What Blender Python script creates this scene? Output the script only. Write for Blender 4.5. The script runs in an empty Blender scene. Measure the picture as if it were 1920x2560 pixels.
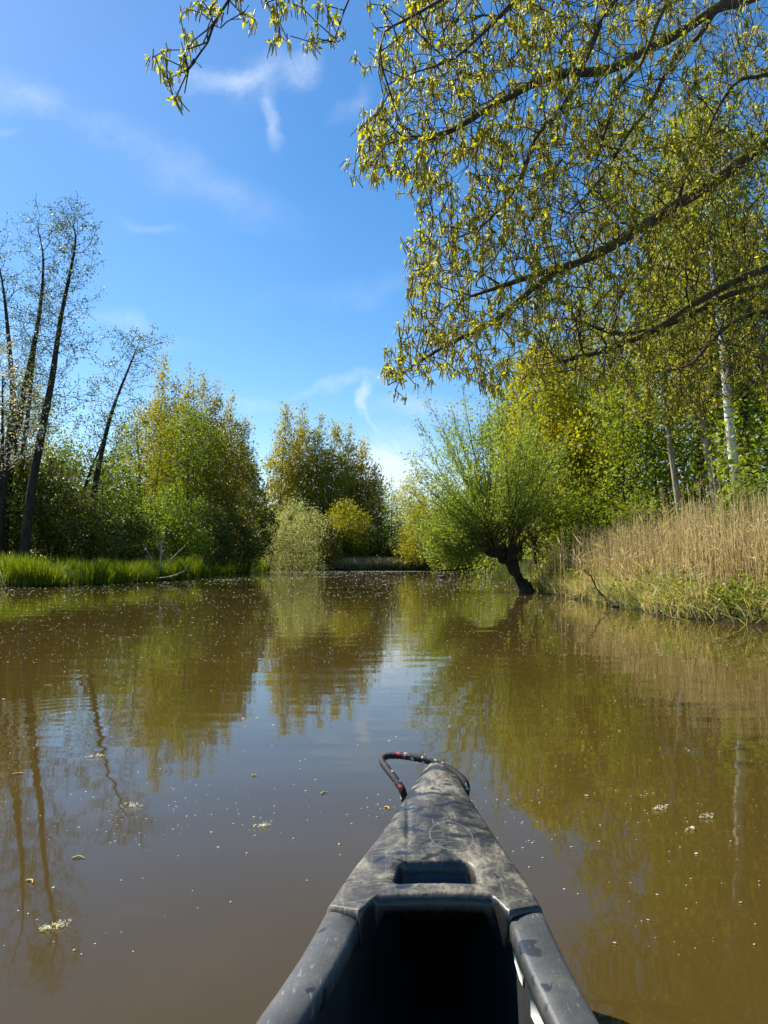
import bpy, math, random
import numpy as np
from mathutils import Matrix, Vector

R = math.radians
scn = bpy.context.scene
col = scn.collection
rng = np.random.default_rng(7)
random.seed(7)

# ------------------------------------------------------------------ camera
F, CX, CY, HZ, CAMH = 1898.0, 960.0, 1280.0, 1405.0, 1.0
PITCH = math.atan((HZ - CY) / F)
cam = bpy.data.cameras.new('camera')
cam.sensor_fit = 'VERTICAL'
cam.sensor_height = 36.0
cam.lens = 36.0 * F / 2560.0
cam.clip_start = 0.05
cam.clip_end = 5000
camo = bpy.data.objects.new('camera', cam)
camo.location = (0, 0, CAMH)
camo.rotation_euler = (R(90) + PITCH, 0, 0)
col.objects.link(camo)
scn.camera = camo

# ------------------------------------------------------------------ light
SUN_EL, SUN_AZ = R(47), R(-57)          # azimuth measured from +Y towards +X
SKY_STRENGTH, SUN_STRENGTH, EXPOSURE = 0.098, 5.2, 0.85
w = bpy.data.worlds.new("World")
scn.world = w
w.use_nodes = True
wn, wl = w.node_tree.nodes, w.node_tree.links
wn.clear()


def N(nodes, typ, **kw):
    n = nodes.new(typ)
    for k, v in kw.items():
        setattr(n, k, v)
    return n


sky = N(wn, 'ShaderNodeTexSky', sky_type='NISHITA', sun_disc=False, sun_elevation=SUN_EL,
        sun_rotation=SUN_AZ, air_density=1.0, dust_density=0.35, ozone_density=1.6)
hs = N(wn, 'ShaderNodeHueSaturation')
hs.inputs['Saturation'].default_value = 1.36
hs.inputs['Value'].default_value = 1.0
wl.new(sky.outputs[0], hs.inputs['Color'])
tc = N(wn, 'ShaderNodeTexCoord')
sp = N(wn, 'ShaderNodeSeparateXYZ')
wl.new(tc.outputs['Generated'], sp.inputs[0])


def wmath(op, a, b=None, clamp=False):
    n = N(wn, 'ShaderNodeMath', operation=op, use_clamp=clamp)
    for i, x in enumerate((a, b)):
        if x is None:
            continue
        if isinstance(x, (int, float)):
            n.inputs[i].default_value = x
        else:
            wl.new(x, n.inputs[i])
    return n.outputs[0]


ysafe = wmath('MAXIMUM', sp.outputs[1], 0.05)
gx = wmath('DIVIDE', sp.outputs[0], ysafe)
gz = wmath('DIVIDE', sp.outputs[2], ysafe)
cb = N(wn, 'ShaderNodeCombineXYZ')
wl.new(gx, cb.inputs[0]); wl.new(gz, cb.inputs[1])
nz = N(wn, 'ShaderNodeTexNoise'); nz.inputs['Scale'].default_value = 9.0
nz.inputs['Detail'].default_value = 10
wl.new(cb.outputs[0], nz.inputs['Vector'])
sb = N(wn, 'ShaderNodeVectorMath', operation='SUBTRACT'); sb.inputs[1].default_value = (.5, .5, .5)
wl.new(nz.outputs['Color'], sb.inputs[0])
sc_ = N(wn, 'ShaderNodeVectorMath', operation='SCALE'); sc_.inputs['Scale'].default_value = 0.095
wl.new(sb.outputs[0], sc_.inputs[0])
ad = N(wn, 'ShaderNodeVectorMath', operation='ADD')
wl.new(cb.outputs[0], ad.inputs[0]); wl.new(sc_.outputs[0], ad.inputs[1])
warped = ad.outputs[0]


def pxdir(u, v):
    """pixel of the photograph -> position on the tangent plane of the sky (x/y, z/y)"""
    c, s = math.cos(PITCH), math.sin(PITCH)
    a, b = (u - CX) / F, (CY - v) / F
    y = c - b * s
    return a / y, (s + b * c) / y


# thin cirrus and one low bank of cloud: centre, size along and across, tilt, amount
CLOUDS = [(640, 200, 90, 60, 25, .38), (682, 285, 26, 70, 6, .55), (550, 205, 110, 36, 8, .45), (755, 180, 40, 62, -35, .55),
          (40, 225, 110, 50, -25, .32), (5, 325, 50, 16, -5, .25), (470, 440, 300, 55, -22, .22), (870, 250, 70, 30, 60, .3),
          (230, 300, 220, 40, -20, .13), (906, 998, 17, 26, -20, .95), (930, 1035, 9, 40, 28, .45), (860, 965, 130, 18, 6, .36),
          (1060, 1015, 130, 26, -3, .42), (970, 1165, 110, 95, 12, 1.35), (1040, 1220, 170, 60, 4, 1.0), (300, 820, 170, 22, -10, .25),
          (650, 1010, 100, 22, -8, .3), (380, 560, 90, 18, -12, .22), (900, 720, 240, 30, 4, .12)]
tot = None
for (u, v, su, sv, rot, amp) in CLOUDS:
    px_, pz_ = pxdir(u, v)
    mp = N(wn, 'ShaderNodeMapping', vector_type='TEXTURE')
    mp.inputs['Location'].default_value = (px_, pz_, 0)
    mp.inputs['Rotation'].default_value = (0, 0, R(rot))
    mp.inputs['Scale'].default_value = (su / F * 1.5, sv / F * 1.5, 1)
    wl.new(warped, mp.inputs[0])
    # flatten z out of the warp
    ml = N(wn, 'ShaderNodeVectorMath', operation='MULTIPLY'); ml.inputs[1].default_value = (1, 1, 0)
    wl.new(mp.outputs[0], ml.inputs[0])
    ln = N(wn, 'ShaderNodeVectorMath', operation='LENGTH')
    wl.new(ml.outputs[0], ln.inputs[0])
    mr = N(wn, 'ShaderNodeMapRange', interpolation_type='SMOOTHSTEP')
    mr.inputs['From Min'].default_value = 0; mr.inputs['From Max'].default_value = 1
    mr.inputs['To Min'].default_value = amp; mr.inputs['To Max'].default_value = 0
    wl.new(ln.outputs['Value'], mr.inputs['Value'])
    tot = mr.outputs[0] if tot is None else wmath('ADD', tot, mr.outputs[0])
n2 = N(wn, 'ShaderNodeTexNoise'); n2.inputs['Scale'].default_value = 13; n2.inputs['Detail'].default_value = 9
n2.inputs['Roughness'].default_value = .72
wl.new(warped, n2.inputs['Vector'])
mr2 = N(wn, 'ShaderNodeMapRange'); mr2.inputs['From Min'].default_value = .3; mr2.inputs['From Max'].default_value = .72
mr2.inputs['To Min'].default_value = .05; mr2.inputs['To Max'].default_value = 1.25
wl.new(n2.outputs['Fac'], mr2.inputs['Value'])
# thin veil that spreads over the whole sky
n3 = N(wn, 'ShaderNodeTexNoise'); n3.inputs['Scale'].default_value = 2.2; n3.inputs['Detail'].default_value = 7
wl.new(tc.outputs['Generated'], n3.inputs['Vector'])
mr3 = N(wn, 'ShaderNodeMapRange'); mr3.inputs['From Min'].default_value = .5; mr3.inputs['From Max'].default_value = .85
mr3.inputs['To Min'].default_value = 0; mr3.inputs['To Max'].default_value = .07
wl.new(n3.outputs['Fac'], mr3.inputs['Value'])
cm = wmath('MULTIPLY', tot, mr2.outputs[0])
front = wmath('MULTIPLY', sp.outputs[1], 6.0, True)
cm = wmath('MULTIPLY', cm, front)
cm = wmath('ADD', cm, mr3.outputs[0], True)
cm = wmath('MULTIPLY', cm, .8)
mx = N(wn, 'ShaderNodeMix', data_type='RGBA')
wl.new(cm, mx.inputs['Factor'])
wl.new(hs.outputs[0], mx.inputs[6])
mx.inputs[7].default_value = (5.6, 6.2, 6.9, 1)
bg = N(wn, 'ShaderNodeBackground'); bg.inputs['Strength'].default_value = SKY_STRENGTH
wl.new(mx.outputs[2], bg.inputs['Color'])
wo = N(wn, 'ShaderNodeOutputWorld')
wl.new(bg.outputs[0], wo.inputs[0])

sun = bpy.data.lights.new('sun', 'SUN')
sun.energy = SUN_STRENGTH
sun.angle = R(0.53)
sun.color = (1.0, .95, .86)
suno = bpy.data.objects.new('sun', sun)
sd = Vector((math.sin(SUN_AZ) * math.cos(SUN_EL), math.cos(SUN_AZ) * math.cos(SUN_EL), math.sin(SUN_EL)))
suno.rotation_euler = sd.to_track_quat('Z', 'Y').to_euler()
suno.location = sd * 60
col.objects.link(suno)

scn.view_settings.view_transform = 'Standard'
scn.view_settings.look = 'None'
scn.view_settings.exposure = EXPOSURE
scn.view_settings.gamma = 1
scn.view_settings.use_curve_mapping = False
scn.render.engine = 'CYCLES'
scn.cycles.max_bounces = 7
scn.cycles.diffuse_bounces = 3
scn.cycles.glossy_bounces = 3
scn.cycles.transmission_bounces = 5
scn.cycles.transparent_max_bounces = 6
scn.cycles.caustics_reflective = False
scn.cycles.caustics_refractive = False
scn.cycles.sample_clamp_indirect = 4.0

# ------------------------------------------------------------------ helpers: geometry
C_, S_ = math.cos(PITCH), math.sin(PITCH)


def P(u, v, d):
    """a point seen towards (u, v) of the photograph, d metres ahead"""
    a, b = (u - CX) / F, (CY - v) / F
    y, z = C_ - b * S_, S_ + b * C_
    k = d / y
    return np.array((a * k, d, CAMH + z * k))


def G(u, v, z=0.0):
    """where the ray of a pixel meets the height z"""
    a, b = (u - CX) / F, (CY - v) / F
    y, zz = C_ - b * S_, S_ + b * C_
    k = (z - CAMH) / zz
    return np.array((a * k, y * k, z))


def mesh(name, V, faces, smooth=False):
    """faces: list of integer arrays (n, k)"""
    V = np.asarray(V, dtype=np.float32)
    me = bpy.data.meshes.new(name)
    faces = [np.asarray(f, dtype=np.int32) for f in faces if len(f)]
    loops = np.concatenate([f.ravel() for f in faces])
    counts = np.concatenate([np.full(len(f), f.shape[1], dtype=np.int32) for f in faces])
    starts = np.zeros(len(counts), dtype=np.int32)
    starts[1:] = np.cumsum(counts)[:-1]
    me.vertices.add(len(V)); me.vertices.foreach_set('co', V.ravel())
    me.loops.add(len(loops)); me.loops.foreach_set('vertex_index', loops)
    me.polygons.add(len(counts)); me.polygons.foreach_set('loop_start', starts)
    me.polygons.foreach_set('loop_total', counts)
    if smooth:
        me.polygons.foreach_set('use_smooth', np.ones(len(counts), dtype=bool))
    me.update(calc_edges=True)
    me.validate()
    return me


def obj(name, me, mat=None, parent=None, loc=(0, 0, 0)):
    o = bpy.data.objects.new(name, me)
    o.location = loc
    col.objects.link(o)
    if mat is not None and me is not None and not me.materials:
        me.materials.append(mat)
    if parent is not None:
        o.parent = parent
    return o


def tag(o, label=None, cat=None, group=None, kind=None):
    for k, v in (('label', label), ('category', cat), ('group', group), ('kind', kind)):
        if v:
            o[k] = v
    return o


def empty(name, loc, rz=0):
    o = bpy.data.objects.new(name, None)
    o.empty_display_size = .3
    o.location = loc
    o.rotation_euler = (0, 0, rz)
    col.objects.link(o)
    return o


def copy_tree(o, parent=None):
    c = o.copy()
    col.objects.link(c)
    c.parent = parent
    for ch in list(o.children):
        copy_tree(ch, c)
    return c


def norm(a):
    return a / np.maximum(np.linalg.norm(a, axis=-1, keepdims=True), 1e-9)


def frames(d):
    """two unit vectors across each direction"""
    ref = np.tile(np.array((.12, .31, .94)), (len(d), 1))
    bad = np.abs((d * norm(ref)).sum(1)) > .93
    ref[bad] = (.96, .2, .1)
    a = norm(np.cross(d, ref))
    return a, np.cross(d, a)


def smoothpoly(pts, step):
    """Catmull-Rom through rows (x, y, z, ...) resampled to a step"""
    pts = np.asarray(pts, float)
    if len(pts) < 2:
        return pts
    e = np.vstack([2 * pts[0] - pts[1], pts, 2 * pts[-1] - pts[-2]])
    out = []
    for i in range(1, len(e) - 2):
        n = max(1, int(round(np.linalg.norm(e[i + 1, :3] - e[i, :3]) / step)))
        t = np.linspace(0, 1, n, endpoint=False)[:, None]
        p0, p1, p2, p3 = e[i - 1], e[i], e[i + 1], e[i + 2]
        out.append(.5 * (2 * p1 + (p2 - p0) * t + (2 * p0 - 5 * p1 + 4 * p2 - p3) * t ** 2 + (3 * p1 - p0 - 3 * p2 + p3) * t ** 3))
    out.append(pts[-1:])
    return np.vstack(out)


def tube(pts, rad, k=8, cap=True):
    pts = np.asarray(pts, float)
    n = len(pts)
    rad = np.broadcast_to(np.asarray(rad, float), (n,))
    d = norm(np.gradient(pts, axis=0))
    a = np.zeros_like(d); b = np.zeros_like(d)
    a0, _ = frames(d[:1])
    cur = a0[0]
    for i in range(n):
        cur = cur - d[i] * cur.dot(d[i]); cur /= max(np.linalg.norm(cur), 1e-9)
        a[i] = cur; b[i] = np.cross(d[i], cur)
    th = np.arange(k) / k * 2 * np.pi
    V = pts[:, None] + rad[:, None, None] * (np.cos(th)[None, :, None] * a[:, None] + np.sin(th)[None, :, None] * b[:, None])
    V = V.reshape(-1, 3)
    i = np.arange(n - 1)[:, None] * k
    j = np.arange(k)[None]
    q = np.stack([i + j, i + (j + 1) % k, i + k + (j + 1) % k, i + k + j], -1).reshape(-1, 4)
    f = [q]
    if cap:
        f.append(np.arange(k)[None, ::-1]); f.append((np.arange(k) + (n - 1) * k)[None])
    return V, f


def join(parts):
    """parts: list of (V, [faces])"""
    Vs, by = [], {}
    off = 0
    for V, fs in parts:
        Vs.append(V)
        for f in fs:
            f = np.asarray(f)
            if len(f):
                by.setdefault(f.shape[1], []).append(f + off)
        off += len(V)
    return np.vstack(Vs), [np.vstack(x) for x in by.values()]


# ------------------------------------------------------------------ helpers: growing trees
def grow(seeds, targets, bf=.25, seg=.3, wob=.06, rg=rng, lift=0.0, seedcost=1.0):
    """seeds: polylines of trunk and limbs (each (n,3)); targets are joined one by one to the nearest place
    on the tree, long detours being punished by bf. Returns nodes, parents, number of tips carried."""
    nodes, par = [], []
    for si, s in enumerate(seeds):
        s = smoothpoly(s, seg)
        if si == 0:
            nodes.append(s[0]); par.append(-1)
            last = 0
        else:
            A = np.array(nodes)
            last = int(np.argmin(((A - s[0]) ** 2).sum(1)))
        for p in s[1:]:
            nodes.append(p); par.append(last); last = len(nodes) - 1
    M = len(nodes) + len(targets) * 14 + 64
    A = np.zeros((M, 3)); path = np.zeros(M); pr = np.full(M, -1, dtype=np.int64)
    n = len(nodes)
    A[:n] = nodes; pr[:n] = par
    for i in range(1, n):
        path[i] = path[pr[i]] + np.linalg.norm(A[i] - A[pr[i]]) * seedcost
    T = np.asarray(targets)
    d0 = np.array([np.sqrt(((A[:n] - t) ** 2).sum(1)).min() for t in T]) if len(T) else np.array([])
    order = np.argsort(d0 * (1 + .25 * rg.random(len(T))))
    for ti in order:
        t = T[ti]
        dd = np.sqrt(((A[:n] - t) ** 2).sum(1))
        j = int(np.argmin(np.where(dd < dd.min() * 1.8 + .45, dd + bf * path[:n], 1e9)))
        L = dd[j]
        if L < seg * .4:
            continue
        m = int(min(13, max(1, round(L / seg))))
        if n + m >= M:
            break
        p0 = A[j]
        g = pr[j]
        dirp = (A[j] - A[g]) / max(np.linalg.norm(A[j] - A[g]), 1e-6) if g >= 0 else np.array((0, 0, 1.))
        ctrl = p0 + dirp * L * .35 + (t - p0) * .2 + rg.normal(size=3) * L * .07 + np.array((0, 0, lift * L))
        prev = j
        for k in range(1, m + 1):
            s = k / m
            q = (1 - s) ** 2 * p0 + 2 * s * (1 - s) * ctrl + s * s * t
            if k < m:
                q = q + rg.normal(size=3) * wob * seg
            A[n] = q; pr[n] = prev
            path[n] = path[prev] + np.linalg.norm(q - A[prev])
            prev = n; n += 1
    A, pr, path = A[:n], pr[:n], path[:n]
    cnt = np.zeros(n)
    kids = np.bincount(pr[pr >= 0], minlength=n)
    cnt[kids == 0] = 1
    for i in range(n - 1, 0, -1):
        cnt[pr[i]] += cnt[i]
    return A, pr, cnt, kids, path


def skeleton_mesh(A, pr, r, sel, k):
    """prisms for the selected edges (node -> its parent)"""
    n = len(A)
    idx = np.nonzero(sel)[0]
    if len(idx) == 0:
        return None
    d = np.zeros_like(A)
    ok = pr >= 0
    d[ok] = A[ok] - A[pr[ok]]
    d[~ok] = (0, 0, 1)
    d = norm(d)
    # main child of each node
    main = np.full(n, -1)
    o = np.argsort(r)
    o = o[pr[o] >= 0]
    main[pr[o]] = o
    th = np.arange(k) / k * 2 * np.pi
    ca, sa = np.cos(th), np.sin(th)
    a, b = frames(d)
    V1 = A[idx, None] + r[idx, None, None] * (ca[None, :, None] * a[idx, None] + sa[None, :, None] * b[idx, None])
    pa = pr[idx]
    shared = sel[pa] & (main[pa] == idx)
    pos = np.full(n, -1); pos[idx] = np.arange(len(idx))
    own = ~shared
    rp = np.minimum(r[pa[own]], r[idx[own]] * 1.5)
    V0 = A[pa[own], None] + rp[:, None, None] * (ca[None, :, None] * a[idx[own], None] + sa[None, :, None] * b[idx[own], None])
    V = np.vstack([V1.reshape(-1, 3), V0.reshape(-1, 3)])
    st = np.empty(len(idx), dtype=np.int64)
    st[shared] = pos[pa[shared]] * k
    st[own] = len(idx) * k + np.arange(own.sum()) * k
    en = np.arange(len(idx)) * k
    j = np.arange(k)
    q = np.stack([st[:, None] + j, st[:, None] + (j + 1) % k, en[:, None] + (j + 1) % k, en[:, None] + j], -1).reshape(-1, 4)
    return V, [q]


LEAF_Q = (np.array([(0, 0, 0), (.5, .45, .12), (0, 1, 0), (-.5, .45, .12)]), [np.array([[0, 1, 2, 3]])])
LEAF_6 = (np.array([(0, 0, 0), (.46, .5, .12), (0, 1.05, -.06), (-.46, .5, .12)]), [np.array([[0, 1, 2], [0, 2, 3]])])


def place(tpl, pos, X, Y, Z, sx, sy):
    """stamp a template at positions with axes X, Y, Z and sizes"""
    tv, tf = tpl
    m = len(pos)
    V = pos[:, None] + (tv[None, :, 0:1] * (X * sx[:, None])[:, None] + tv[None, :, 1:2] * (Y * sy[:, None])[:, None]
                        + tv[None, :, 2:3] * (Z * sx[:, None])[:, None])
    off = (np.arange(m) * len(tv))[:, None, None]
    return V.reshape(-1, 3), [(f[None] + off).reshape(-1, f.shape[1]) for f in tf]


def leaves(pos, n_per, spread, size, aspect=.6, bias=(0, 0, 0), bw=0.0, tpl=LEAF_Q, rg=rng, var=.35, face=None):
    p = np.repeat(pos, n_per, axis=0)
    m = len(p)
    p = p + rg.normal(size=(m, 3)) * spread
    Y = norm(rg.normal(size=(m, 3)) + np.asarray(bias) * bw)
    nn = rg.normal(size=(m, 3))
    if face is not None:
        nn = nn + np.asarray(face)
    X = norm(np.cross(Y, nn))
    Z = np.cross(X, Y)
    s = size * (1 + var * rg.normal(size=m)).clip(.4, 1.9)
    return place(tpl, p, X, Y, Z, s * aspect, s)


def crown_points(n, prof, rg=rng, lean=(0, 0), hollow=.45, clump=0.0, nclump=14):
    """points in a crown: prof rows (height, radius), more of them towards the outside"""
    prof = np.asarray(prof, float)
    hs_ = np.linspace(prof[0, 0], prof[-1, 0], 60)
    rs = np.interp(hs_, prof[:, 0], prof[:, 1])
    cdf = np.cumsum(rs ** 1.5 + 1e-4); cdf /= cdf[-1]
    h = np.interp(rg.random(n), cdf, hs_)
    rr = np.interp(h, prof[:, 0], prof[:, 1])
    th = rg.random(n) * 2 * np.pi
    # uneven outline
    k = 1 + .16 * np.sin(3 * th + h * 1.3) + .12 * np.sin(5 * th - h * 2.1 + 1.7)
    q = rr * k * rg.random(n) ** hollow
    tt = (h - prof[0, 0]) / (prof[-1, 0] - prof[0, 0])
    p = np.stack([q * np.cos(th) + lean[0] * tt ** 1.6, q * np.sin(th) + lean[1] * tt ** 1.6, h], -1)
    if clump > 0:
        c = p[rg.integers(0, n, nclump)]
        dist = ((p[:, None] - c[None]) ** 2).sum(-1)
        near = c[np.argmin(dist, 1)]
        p = p + (near - p) * clump * rg.random((n, 1))
    return p


def tree(name, base, seeds, targets, rb, mats, label=None, cat='tree', group=None, bf=.25, seg=.35, rmin=.008, thick=.05,
         leaf=None, expo=.48, rg=rng, wob=.08, lift=0.0, ks=(9, 4), twig_from=3, taper=.55):
    """seeds and targets are relative to the base. leaf: dict for leaves()"""
    root = empty(name, tuple(base))
    tag(root, label, cat, group)
    A, pr, cnt, kids, path = grow(seeds, targets, bf, seg, wob, rg, lift)
    r = np.maximum(rmin, rb * (cnt / cnt[0]) ** expo)
    r = np.maximum(rmin, r * (1 - taper * np.clip(path / path.max(), 0, 1) ** 1.3))
    flare = 1 + .45 * np.exp(-np.maximum(A[:, 2] - A[0, 2], 0) / (rb * 2.2))
    r = np.where(cnt > cnt[0] * .4, r * flare, r)
    e = pr >= 0
    t = skeleton_mesh(A, pr, r, e & (r >= thick), ks[0])
    if t:
        obj('trunk', mesh('trunk', *t, smooth=True), mats[0], root)
    t = skeleton_mesh(A, pr, r, e & (r < thick), ks[1])
    if t:
        tag(obj('branches', mesh('branches', *t, smooth=True), mats[1], root), kind='stuff')
    if leaf:
        L = dict(leaf)
        m = L.pop('mat')
        share = L.pop('share', 1.0)
        sel = cnt <= twig_from
        pts = A[sel]
        if share < 1:
            pts = pts[rg.random(len(pts)) < share]
        V, fs = leaves(pts, rg=rg, **L)
        obj('crown', mesh('crown', V, fs), m, root)
    return root


# ------------------------------------------------------------------ helpers: materials
def newmat(name):
    m = bpy.data.materials.new(name)
    m.use_nodes = True
    nt = m.node_tree
    nt.nodes.clear()
    out = nt.nodes.new('ShaderNodeOutputMaterial')
    return m, nt.nodes, nt.links, out


def ramp(nodes, links, fac, stops, interp='LINEAR'):
    n = nodes.new('ShaderNodeValToRGB')
    n.color_ramp.interpolation = interp
    el = n.color_ramp.elements
    while len(el) < len(stops):
        el.new(.5)
    for e, (p, c) in zip(el, stops):
        e.position = p
        e.color = (*c, 1)
    links.new(fac, n.inputs[0])
    return n.outputs[0]


def noise(nodes, links, scale, detail=4, vec=None, rough=.55, coord='Object', dist=0.0):
    n = nodes.new('ShaderNodeTexNoise')
    n.inputs['Scale'].default_value = scale
    n.inputs['Detail'].default_value = detail
    n.inputs['Roughness'].default_value = rough
    n.inputs['Distortion'].default_value = dist
    if vec is None:
        t = nodes.new('ShaderNodeTexCoord')
        vec = t.outputs[coord]
    links.new(vec, n.inputs['Vector'])
    return n.outputs['Fac']


def mth(nodes, links, op, a, b=None, c=None, clamp=False):
    n = nodes.new('ShaderNodeMath')
    n.operation = op
    n.use_clamp = clamp
    for i, x in enumerate((a, b, c)):
        if x is None:
            continue
        if isinstance(x, (int, float)):
            n.inputs[i].default_value = x
        else:
            links.new(x, n.inputs[i])
    return n.outputs[0]


def mixc(nodes, links, fac, a, b, blend='MIX'):
    n = nodes.new('ShaderNodeMix')
    n.data_type = 'RGBA'
    n.blend_type = blend
    for s, x in ((0, fac), (6, a), (7, b)):
        if isinstance(x, (int, float)):
            n.inputs[s].default_value = x
        elif isinstance(x, tuple):
            n.inputs[s].default_value = (*x, 1)
        else:
            links.new(x, n.inputs[s])
    return n.outputs[2]


def leafmat(name, cols, trans=.45, scale=.6, rough=.5, gloss=.35):
    """leaf: colour varies leaf by leaf and slowly over the crown"""
    m, n, l, out = newmat(name)
    g = n.new('ShaderNodeNewGeometry')
    f = mth(n, l, 'MULTIPLY', g.outputs['Random Per Island'], .62)
    f2 = mth(n, l, 'MULTIPLY', noise(n, l, scale, 3), .75)
    fac = mth(n, l, 'SUBTRACT', mth(n, l, 'ADD', f, f2), .18)
    k = len(cols)
    c = ramp(n, l, fac, [(i / (k - 1), cc) for i, cc in enumerate(cols)])
    p = n.new('ShaderNodeBsdfPrincipled')
    p.inputs['Roughness'].default_value = rough
    p.inputs['Specular IOR Level'].default_value = gloss
    l.new(c, p.inputs['Base Color'])
    t = n.new('ShaderNodeBsdfTranslucent')
    tcol = mixc(n, l, 1.0, c, (1.25, 1.2, .55), 'MULTIPLY')
    l.new(tcol, t.inputs['Color'])
    mx_ = n.new('ShaderNodeMixShader')
    mx_.inputs[0].default_value = trans
    l.new(p.outputs[0], mx_.inputs[1]); l.new(t.outputs[0], mx_.inputs[2])
    l.new(mx_.outputs[0], out.inputs[0])
    return m


def barkmat(name, dark, light, scale=6, moss=None, stretch=.25, bump=.5, rough=.85):
    m, n, l, out = newmat(name)
    t = n.new('ShaderNodeTexCoord')
    mp = n.new('ShaderNodeMapping')
    mp.inputs['Scale'].default_value = (1, 1, stretch)
    l.new(t.outputs['Object'], mp.inputs[0])
    f = noise(n, l, scale, 6, mp.outputs[0], .65)
    c = ramp(n, l, f, [(.32, dark), (.7, light)])
    if moss:
        f2 = noise(n, l, 2.3, 4)
        g = n.new('ShaderNodeNewGeometry')
        s_ = n.new('ShaderNodeSeparateXYZ')
        l.new(g.outputs['Normal'], s_.inputs[0])
        up = mth(n, l, 'MULTIPLY', s_.outputs[2], .35)
        mm = ramp(n, l, mth(n, l, 'ADD', f2, up), [(.5, (0, 0, 0)), (.68, (1, 1, 1))])
        c = mixc(n, l, mm, c, moss)
    p = n.new('ShaderNodeBsdfPrincipled')
    p.inputs['Roughness'].default_value = rough
    p.inputs['Specular IOR Level'].default_value = .25
    l.new(c, p.inputs['Base Color'])
    b = n.new('ShaderNodeBump')
    b.inputs['Strength'].default_value = bump
    b.inputs['Distance'].default_value = .02
    l.new(f, b.inputs['Height'])
    l.new(b.outputs[0], p.inputs['Normal'])
    l.new(p.outputs[0], out.inputs[0])
    return m


BARK_OAK = barkmat('oak_bark', (.035, .026, .016), (.13, .10, .06), 14, (.13, .12, .02), .6, .6)
BARK_DARK = barkmat('alder_bark', (.018, .013, .009), (.075, .058, .04), 8)
BARK_TWIG = barkmat('twig_bark', (.035, .025, .015), (.12, .09, .05), 5, None, .5, .2)
BARK_FAR = barkmat('far_bark', (.03, .024, .017), (.10, .08, .055), 4)
BARK_WILLOW = barkmat('willow_bark', (.014, .010, .007), (.075, .052, .032), 9, None, .5, 1.0)
BARK_SHOOT = barkmat('willow_shoot_bark', (.05, .045, .015), (.13, .11, .04), 5, None, .5, .2)
BARK_PALE = barkmat('pale_bark', (.16, .13, .09), (.50, .43, .31), 5, None, .3, .3)
BARK_DEAD = barkmat('dead_wood', (.34, .28, .2), (.72, .63, .48), 6, None, .5, .3)

# birch bark: white with dark bands and patches
m, n, l, out = newmat('birch_bark')
t = n.new('ShaderNodeTexCoord'); mp = n.new('ShaderNodeMapping'); mp.inputs['Scale'].default_value = (1.6, 1.6, 7)
l.new(t.outputs['Object'], mp.inputs[0])
f = noise(n, l, 1.6, 5, mp.outputs[0], .6)
f2 = noise(n, l, 1.1, 4)
c1 = ramp(n, l, f, [(.34, (.05, .04, .03)), (.42, (.70, .66, .56)), (1, (.82, .78, .70))])
c2 = ramp(n, l, f2, [(.36, (.10, .08, .05)), (.5, (1, 1, 1))])
c = mixc(n, l, 1.0, c1, c2, 'MULTIPLY')
p = n.new('ShaderNodeBsdfPrincipled'); p.inputs['Roughness'].default_value = .7
l.new(c, p.inputs['Base Color']); l.new(p.outputs[0], out.inputs[0])
BARK_BIRCH = m

# leaves
LF_OAK = leafmat('oak_spring_leaf', [(0.157, 0.191, 0.010), (0.327, 0.351, 0.013), (0.515, 0.510, 0.016), (0.654, 0.605, 0.024)], 0.6, 1.2)
LF_CATKIN = leafmat('oak_catkin', [(0.253, 0.207, 0.020), (0.391, 0.345, 0.030), (0.483, 0.437, 0.050)], .35, 2)
LF_MAPLE = leafmat('maple_leaf', [(0.150, 0.172, 0.010), (0.330, 0.317, 0.010), (0.540, 0.436, 0.012)], 0.55, .5)
LF_GREEN = leafmat('hazel_leaf', [(0.102, 0.150, 0.013), (0.204, 0.265, 0.020), (0.340, 0.371, 0.028)], 0.55, .5)
LF_BIRCH = leafmat('birch_leaf', [(0.131, 0.171, 0.020), (0.225, 0.248, 0.030), (0.338, 0.342, 0.040)], 0.55, .6)
LF_ALDER = leafmat('alder_leaf', [(0.043, 0.073, 0.012), (0.094, 0.138, 0.020), (0.158, 0.211, 0.030)], .35, .5)
LF_POPLAR = leafmat('poplar_leaf', [(0.151, 0.159, 0.015), (0.343, 0.307, 0.023), (0.537, 0.445, 0.040)], .56, .22)
LF_POPLAR2 = leafmat('poplar_leaf_greyer', [(0.140, 0.149, 0.028), (0.320, 0.286, 0.042), (0.528, 0.420, 0.062)], .56, .22)
LF_OLIVE = leafmat('olive_brown_leaf', [(0.078, 0.082, 0.010), (0.176, 0.164, 0.018), (0.293, 0.255, 0.030)], .4, .35)
LF_FRESH = leafmat('fresh_green_leaf', [(0.089, 0.129, 0.010), (0.177, 0.242, 0.015), (0.301, 0.356, 0.020)], .45, .5)
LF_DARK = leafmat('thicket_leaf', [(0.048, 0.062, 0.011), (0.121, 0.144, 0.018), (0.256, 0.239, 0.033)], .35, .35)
LF_PALE = leafmat('pale_willow_leaf', [(0.227, 0.244, 0.107), (0.418, 0.436, 0.198), (0.627, 0.627, 0.336)], .55, .5)
LF_WILLOW = leafmat('pollard_willow_leaf', [(0.147, 0.217, 0.033), (0.268, 0.345, 0.055), (0.414, 0.472, 0.092)], 0.55, .7)
LF_YELLOW = leafmat('yellow_green_leaf', [(0.151, 0.169, 0.010), (0.303, 0.296, 0.012), (0.467, 0.394, 0.018)], .45, .4)
LF_BLOSSOM = leafmat('white_blossom', [(.45, .42, .40), (.65, .62, .58), (.8, .78, .74)], .3, 1)
LF_BUDS = leafmat('purple_buds', [(.09, .06, .05), (.14, .10, .08), (.2, .15, .12)], .3, 1)
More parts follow.
